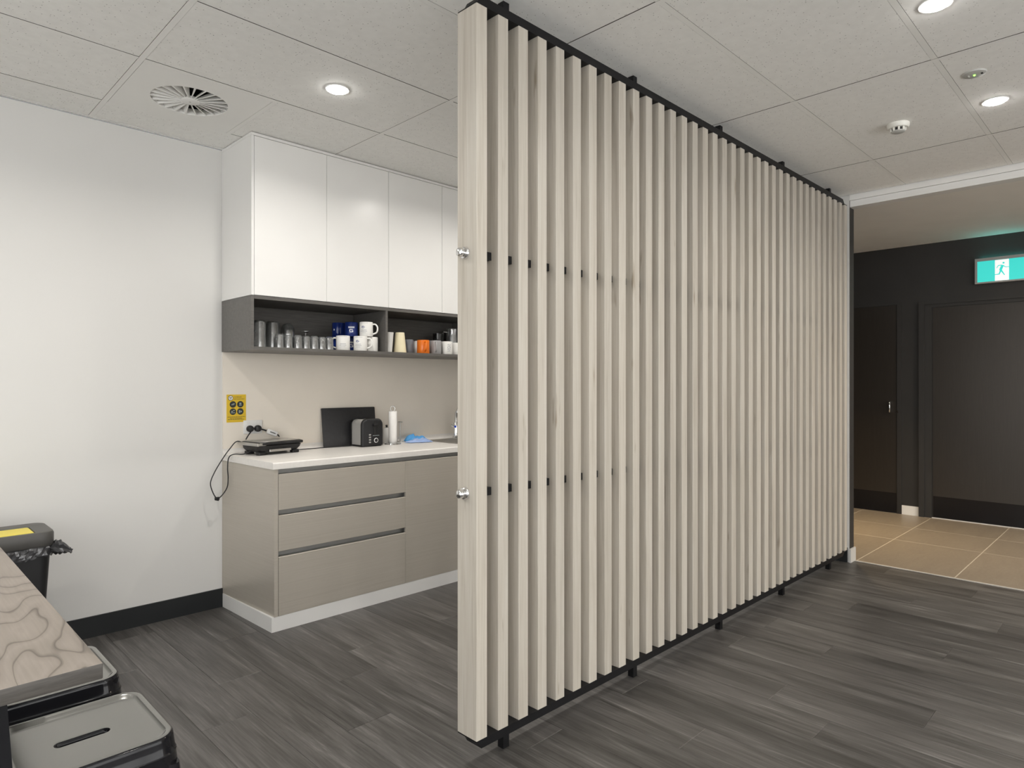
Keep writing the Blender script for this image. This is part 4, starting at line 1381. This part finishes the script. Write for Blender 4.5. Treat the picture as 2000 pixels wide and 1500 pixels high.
# ------------------------------------------------------------------ recycling bin
bn = thing('recycling_bin', 'slim black waste bin with dark lid and yellow flap against the white wall', 'bin', (0, 0, 0))
bx0, bx1, by0, by1 = 0.085, 0.632, 3.500, 3.780
MB().loft([rrect(bx0 + 0.05, bx1 - 0.05, by0 + 0.03, by1 - 0.03, 0.03, 0.001), rrect(bx0 + 0.012, bx1 - 0.013, by0 + 0.010, by1 - 0.010, 0.04, 0.585), rrect(bx0 + 0.012, bx1 - 0.013, by0 + 0.010, by1 - 0.010, 0.04, 0.60)], True, True).build('body', M['black_plastic'], bn, smooth=40)
MB().loft([rrect(bx0 + 0.004, bx1 - 0.004, by0 + 0.004, by1 - 0.004, 0.045, 0.598), rrect(bx0, bx1, by0, by1, 0.048, 0.606), rrect(bx0, bx1, by0, by1, 0.048, 0.652), rrect(bx0 + 0.004, bx1 - 0.004, by0 + 0.004, by1 - 0.004, 0.045, 0.661),
           rrect(bx0 + 0.014, bx1 - 0.014, by0 + 0.014, by1 - 0.014, 0.038, 0.6635), rrect(bx0 + 0.06, bx1 - 0.068, by0 + 0.022, by1 - 0.085, 0.012, 0.658), rrect(bx0 + 0.064, bx1 - 0.072, by0 + 0.026, by1 - 0.089, 0.010, 0.650)], True, True).build('lid', M['bin_lid'], bn, smooth=40)
MB().loft([rrect(bx0 + 0.066, bx1 - 0.074, by0 + 0.028, by1 - 0.091, 0.010, 0.6505), rrect(bx0 + 0.066, bx1 - 0.074, by0 + 0.028, by1 - 0.091, 0.010, 0.6585), rrect(bx0 + 0.069, bx1 - 0.077, by0 + 0.031, by1 - 0.094, 0.009, 0.6600)], False, True).build('flap', M['yellow'], bn, smooth=40)
# crumpled bag rim
rb = random.Random(5)
rgs = []
for k, z in enumerate((0.548, 0.556, 0.566, 0.577, 0.588, 0.597)):
    base = rrect(bx0 + 0.010, bx1 - 0.011, by0 + 0.008, by1 - 0.008, 0.042, z, 12)
    c0 = Vector(((bx0 + bx1) / 2, (by0 + by1) / 2, 0))
    ring = []
    # resample the ring evenly
    L_ = [0]
    for a_, b_ in zip(base, base[1:] + base[:1]):
        L_.append(L_[-1] + (Vector(b_) - Vector(a_)).length)
    nn = 150
    for i in range(nn):
        s_ = L_[-1] * i / nn
        j = max(q for q in range(len(base)) if L_[q] <= s_)
        a_, b_ = Vector(base[j]), Vector(base[(j + 1) % len(base)])
        t_ = (s_ - L_[j]) / max(1e-9, L_[j + 1] - L_[j])
        p = a_.lerp(b_, t_)
        nrm = (p - c0)
        nrm.z = 0
        nrm.normalize()
        f_ = 0.0 if k in (0, 5) else 0.004 * math.sin(i * 0.9 + k * 1.3) + 0.003 * math.sin(i * 2.3 - k) + rb.uniform(0, 0.004)
        zz = rb.uniform(-0.006, 0.006) if k == 0 else 0
        ring.append(p + nrm * (0.002 + max(0, f_)) + Vector((0, 0, zz + 0.004 * math.sin(i * 0.31))))
    rgs.append(ring)
bagrim = MB().loft(rgs).build('bag_rim', M['bag'], bn)
kn_ = MB()
rings = []
for k in range(9):
    t = k / 8
    cxk, cyk, czk = bx1 - 0.018 + 0.075 * t, by0 + 0.030 - 0.035 * t, 0.578 - 0.004 * t + 0.01 * math.sin(t * 4)
    rad = 0.012 + 0.022 * math.sin(PI * min(1, t * 1.15)) * (1.15 - 0.75 * t)
    rings.append([(cxk + rb.uniform(-0.004, 0.004), cyk + rad * math.cos(2 * PI * i / 12) * (1 + 0.35 * (i % 2)), czk + rad * 0.9 * math.sin(2 * PI * i / 12) * (1 + 0.35 * ((i + k) % 2))) for i in range(12)])
kn_.loft(rings, True, True).build('bag_knot', M['bag'], bn)

# ------------------------------------------------------------------ table
tb = thing('table', 'table with pale veined wood top and black legs, cut by the left edge', 'table', (0.357, 1.535, 0))
TX, TY = 0.80, 1.80
top = MB().rbox(-TX, 0, 0, TY, 0.7175, 0.7500, 0.0025, 2)
tme = top.mesh('table_top', [M['table'], grain('table_edge_wood', [(0.3, (0.045, 0.040, 0.036)), (0.7, (0.10, 0.092, 0.083))], (6, 6, 60), (20, 20, 200), rough=0.5)], 35)
for p in tme.polygons:
    p.material_index = 0 if p.normal.z > 0.6 else 1
link('table_top', tme, tb)
MB().box(-TX + 0.06, -0.16, 0.10, TY - 0.10, 0.685, 0.717).build('underframe', M['steel'], tb)
for x, y, dx, dy in ((-0.165, 0.115, 0.045, -0.02), (-TX + 0.165, 0.115, -0.045, -0.02), (-0.165, TY - 0.115, 0.045, 0.02), (-TX + 0.165, TY - 0.115, -0.045, 0.02)):
    rg = []
    for z, k, s_ in ((0.716, 0, 0.019), (0.34, 0.55, 0.018), (0.0008, 1.0, 0.016)):
        cx_, cy_ = x + dx * k, y + dy * k
        rg.append([(cx_ - s_, cy_ - s_, z), (cx_ + s_, cy_ - s_, z), (cx_ + s_, cy_ + s_, z), (cx_ - s_, cy_ + s_, z)])
    MB().loft(rg, True, True).build('leg', M['gloss_black'], tb)

# ------------------------------------------------------------------ metal stools
st_ = thing('metal_stool', 'gloss black metal stool with a slotted seat, nearest the table corner', 'stool', (0.398, 1.908, 0), R(0.0), 'black metal stools at the table')
HS_ = 0.172
NQ = 8


def rr_pts(hx, hy, r, z):
    return rrect(-hx, hx, -hy, hy, r, z, NQ)


nr = len(rr_pts(1, 1, 0.1, 0))
slot = []
sl_o = rrect(-0.060, 0.060, -0.0145, 0.0145, 0.0144, 0.0, NQ)
SZ = 0.450
rings = [[(x, y - 0.006, SZ - 0.022) for x, y, z in rrect(-0.054, 0.054, -0.0095, 0.0095, 0.0094, 0, NQ)],
         [(x, y - 0.006, SZ - 0.0105) for x, y, z in rrect(-0.056, 0.056, -0.0115, 0.0115, 0.0114, 0, NQ)],
         [(x, y - 0.006, SZ - 0.0082) for x, y, z in sl_o],
         [(x, y - 0.006, SZ - 0.0075) for x, y, z in rrect(-0.063, 0.063, -0.0175, 0.0175, 0.0174, 0.0, NQ)], [(x, y - 0.006, SZ - 0.0075) for x, y, z in rrect(-0.066, 0.066, -0.0205, 0.0205, 0.0204, 0.0, NQ)],
         rr_pts(HS_ - 0.034, HS_ - 0.034, 0.028, SZ - 0.0075), rr_pts(HS_ - 0.030, HS_ - 0.030, 0.030, SZ - 0.0075), rr_pts(HS_ - 0.022, HS_ - 0.022, 0.036, SZ - 0.0062),
         rr_pts(HS_ - 0.017, HS_ - 0.017, 0.040, SZ + 0.0000), rr_pts(HS_ - 0.011, HS_ - 0.011, 0.045, SZ + 0.0022), rr_pts(HS_ - 0.005, HS_ - 0.005, 0.050, SZ + 0.001)]
MB().loft(rings[:3]).build('slot_lip', M['gloss_black'], st_, smooth=50)
MB().loft(rings[2:]).build('seat', M['seat_enamel'], st_, smooth=50)
rings = [rr_pts(HS_ - 0.005, HS_ - 0.005, 0.050, SZ + 0.0009), rr_pts(HS_ - 0.001, HS_ - 0.001, 0.053, SZ - 0.004), rr_pts(HS_, HS_, 0.054, SZ - 0.012), rr_pts(HS_ + 0.003, HS_ + 0.003, 0.054, SZ - 0.040), rr_pts(HS_ + 0.0055, HS_ + 0.0055, 0.054, SZ - 0.044), rr_pts(HS_ + 0.0045, HS_ + 0.0045, 0.054, SZ - 0.048),
         rr_pts(HS_ + 0.007, HS_ + 0.007, 0.054, SZ - 0.075), rr_pts(HS_ + 0.004, HS_ + 0.004, 0.052, SZ - 0.075)]
MB().loft(rings).build('skirt', M['gloss_black'], st_, smooth=35)
for sx_, sy_ in ((1, 1), (-1, 1), (-1, -1), (1, -1)):
    rg = []
    for z, off, wd in ((SZ - 0.070, HS_ + 0.002, 0.062), (SZ - 0.20, HS_ + 0.016, 0.046), (0.03, HS_ + 0.036, 0.030), (0.0008, HS_ + 0.038, 0.030)):
        c_ = off
        th = 0.006
        pts = [(c_, c_ - wd), (c_, c_ - 0.012), (c_ - 0.004, c_ - 0.004), (c_ - 0.012, c_), (c_ - wd, c_), (c_ - wd, c_ - th), (c_ - 0.014, c_ - th), (c_ - th, c_ - 0.014), (c_ - th, c_ - wd)]
        rg.append([(sx_ * a_, sy_ * b_, z) for a_, b_ in pts])
    MB().loft(rg, True, True).build('leg', M['gloss_black'], st_, smooth=35)
for s_ in (-1, 1):
    k = HS_ + 0.012
    MB().tube([(s_ * k, s_ * k, 0.20), (0, 0, 0.212), (-s_ * k, -s_ * k, 0.20)] if s_ > 0 else [(k, -k, 0.20), (0, 0, 0.224), (-k, k, 0.20)], 0.006, 8).build('cross_brace', M['gloss_black'], st_, smooth=50)
s2 = dup(st_, (0.392, 2.372, 0), R(0))
s2['label'] = 'gloss black metal stool pushed further under the table, seat mostly hidden by the top'

# ------------------------------------------------------------------ corridor light
for j, (x, y, p, colr) in enumerate([(6.22, 2.20, 14.0, (1.0, 0.74, 0.42)), (6.25, -0.35, 58.0, (1.0, 0.87, 0.70)), (6.25, -2.2, 26.0, (1.0, 0.87, 0.70))]):  # the paler pair is added out of view to brighten the corridor
    t = thing('downlight', ['warm corridor ceiling downlight hidden behind the wall end', 'corridor ceiling downlight beyond the right edge of the picture', 'furthest corridor ceiling downlight beyond the right edge of the picture'][j], 'ceiling light', (x, y, 2.6894), 0, 'recessed ceiling downlights')
    link('diffuser', lamp_disc, t)
    link('rim', lamp_ring, t)
    area_lamp('corridor_lamp', (x, y, 2.672), p, 0.09, colr, 75 if j == 0 else 165)
bpy.context.view_layer.update()
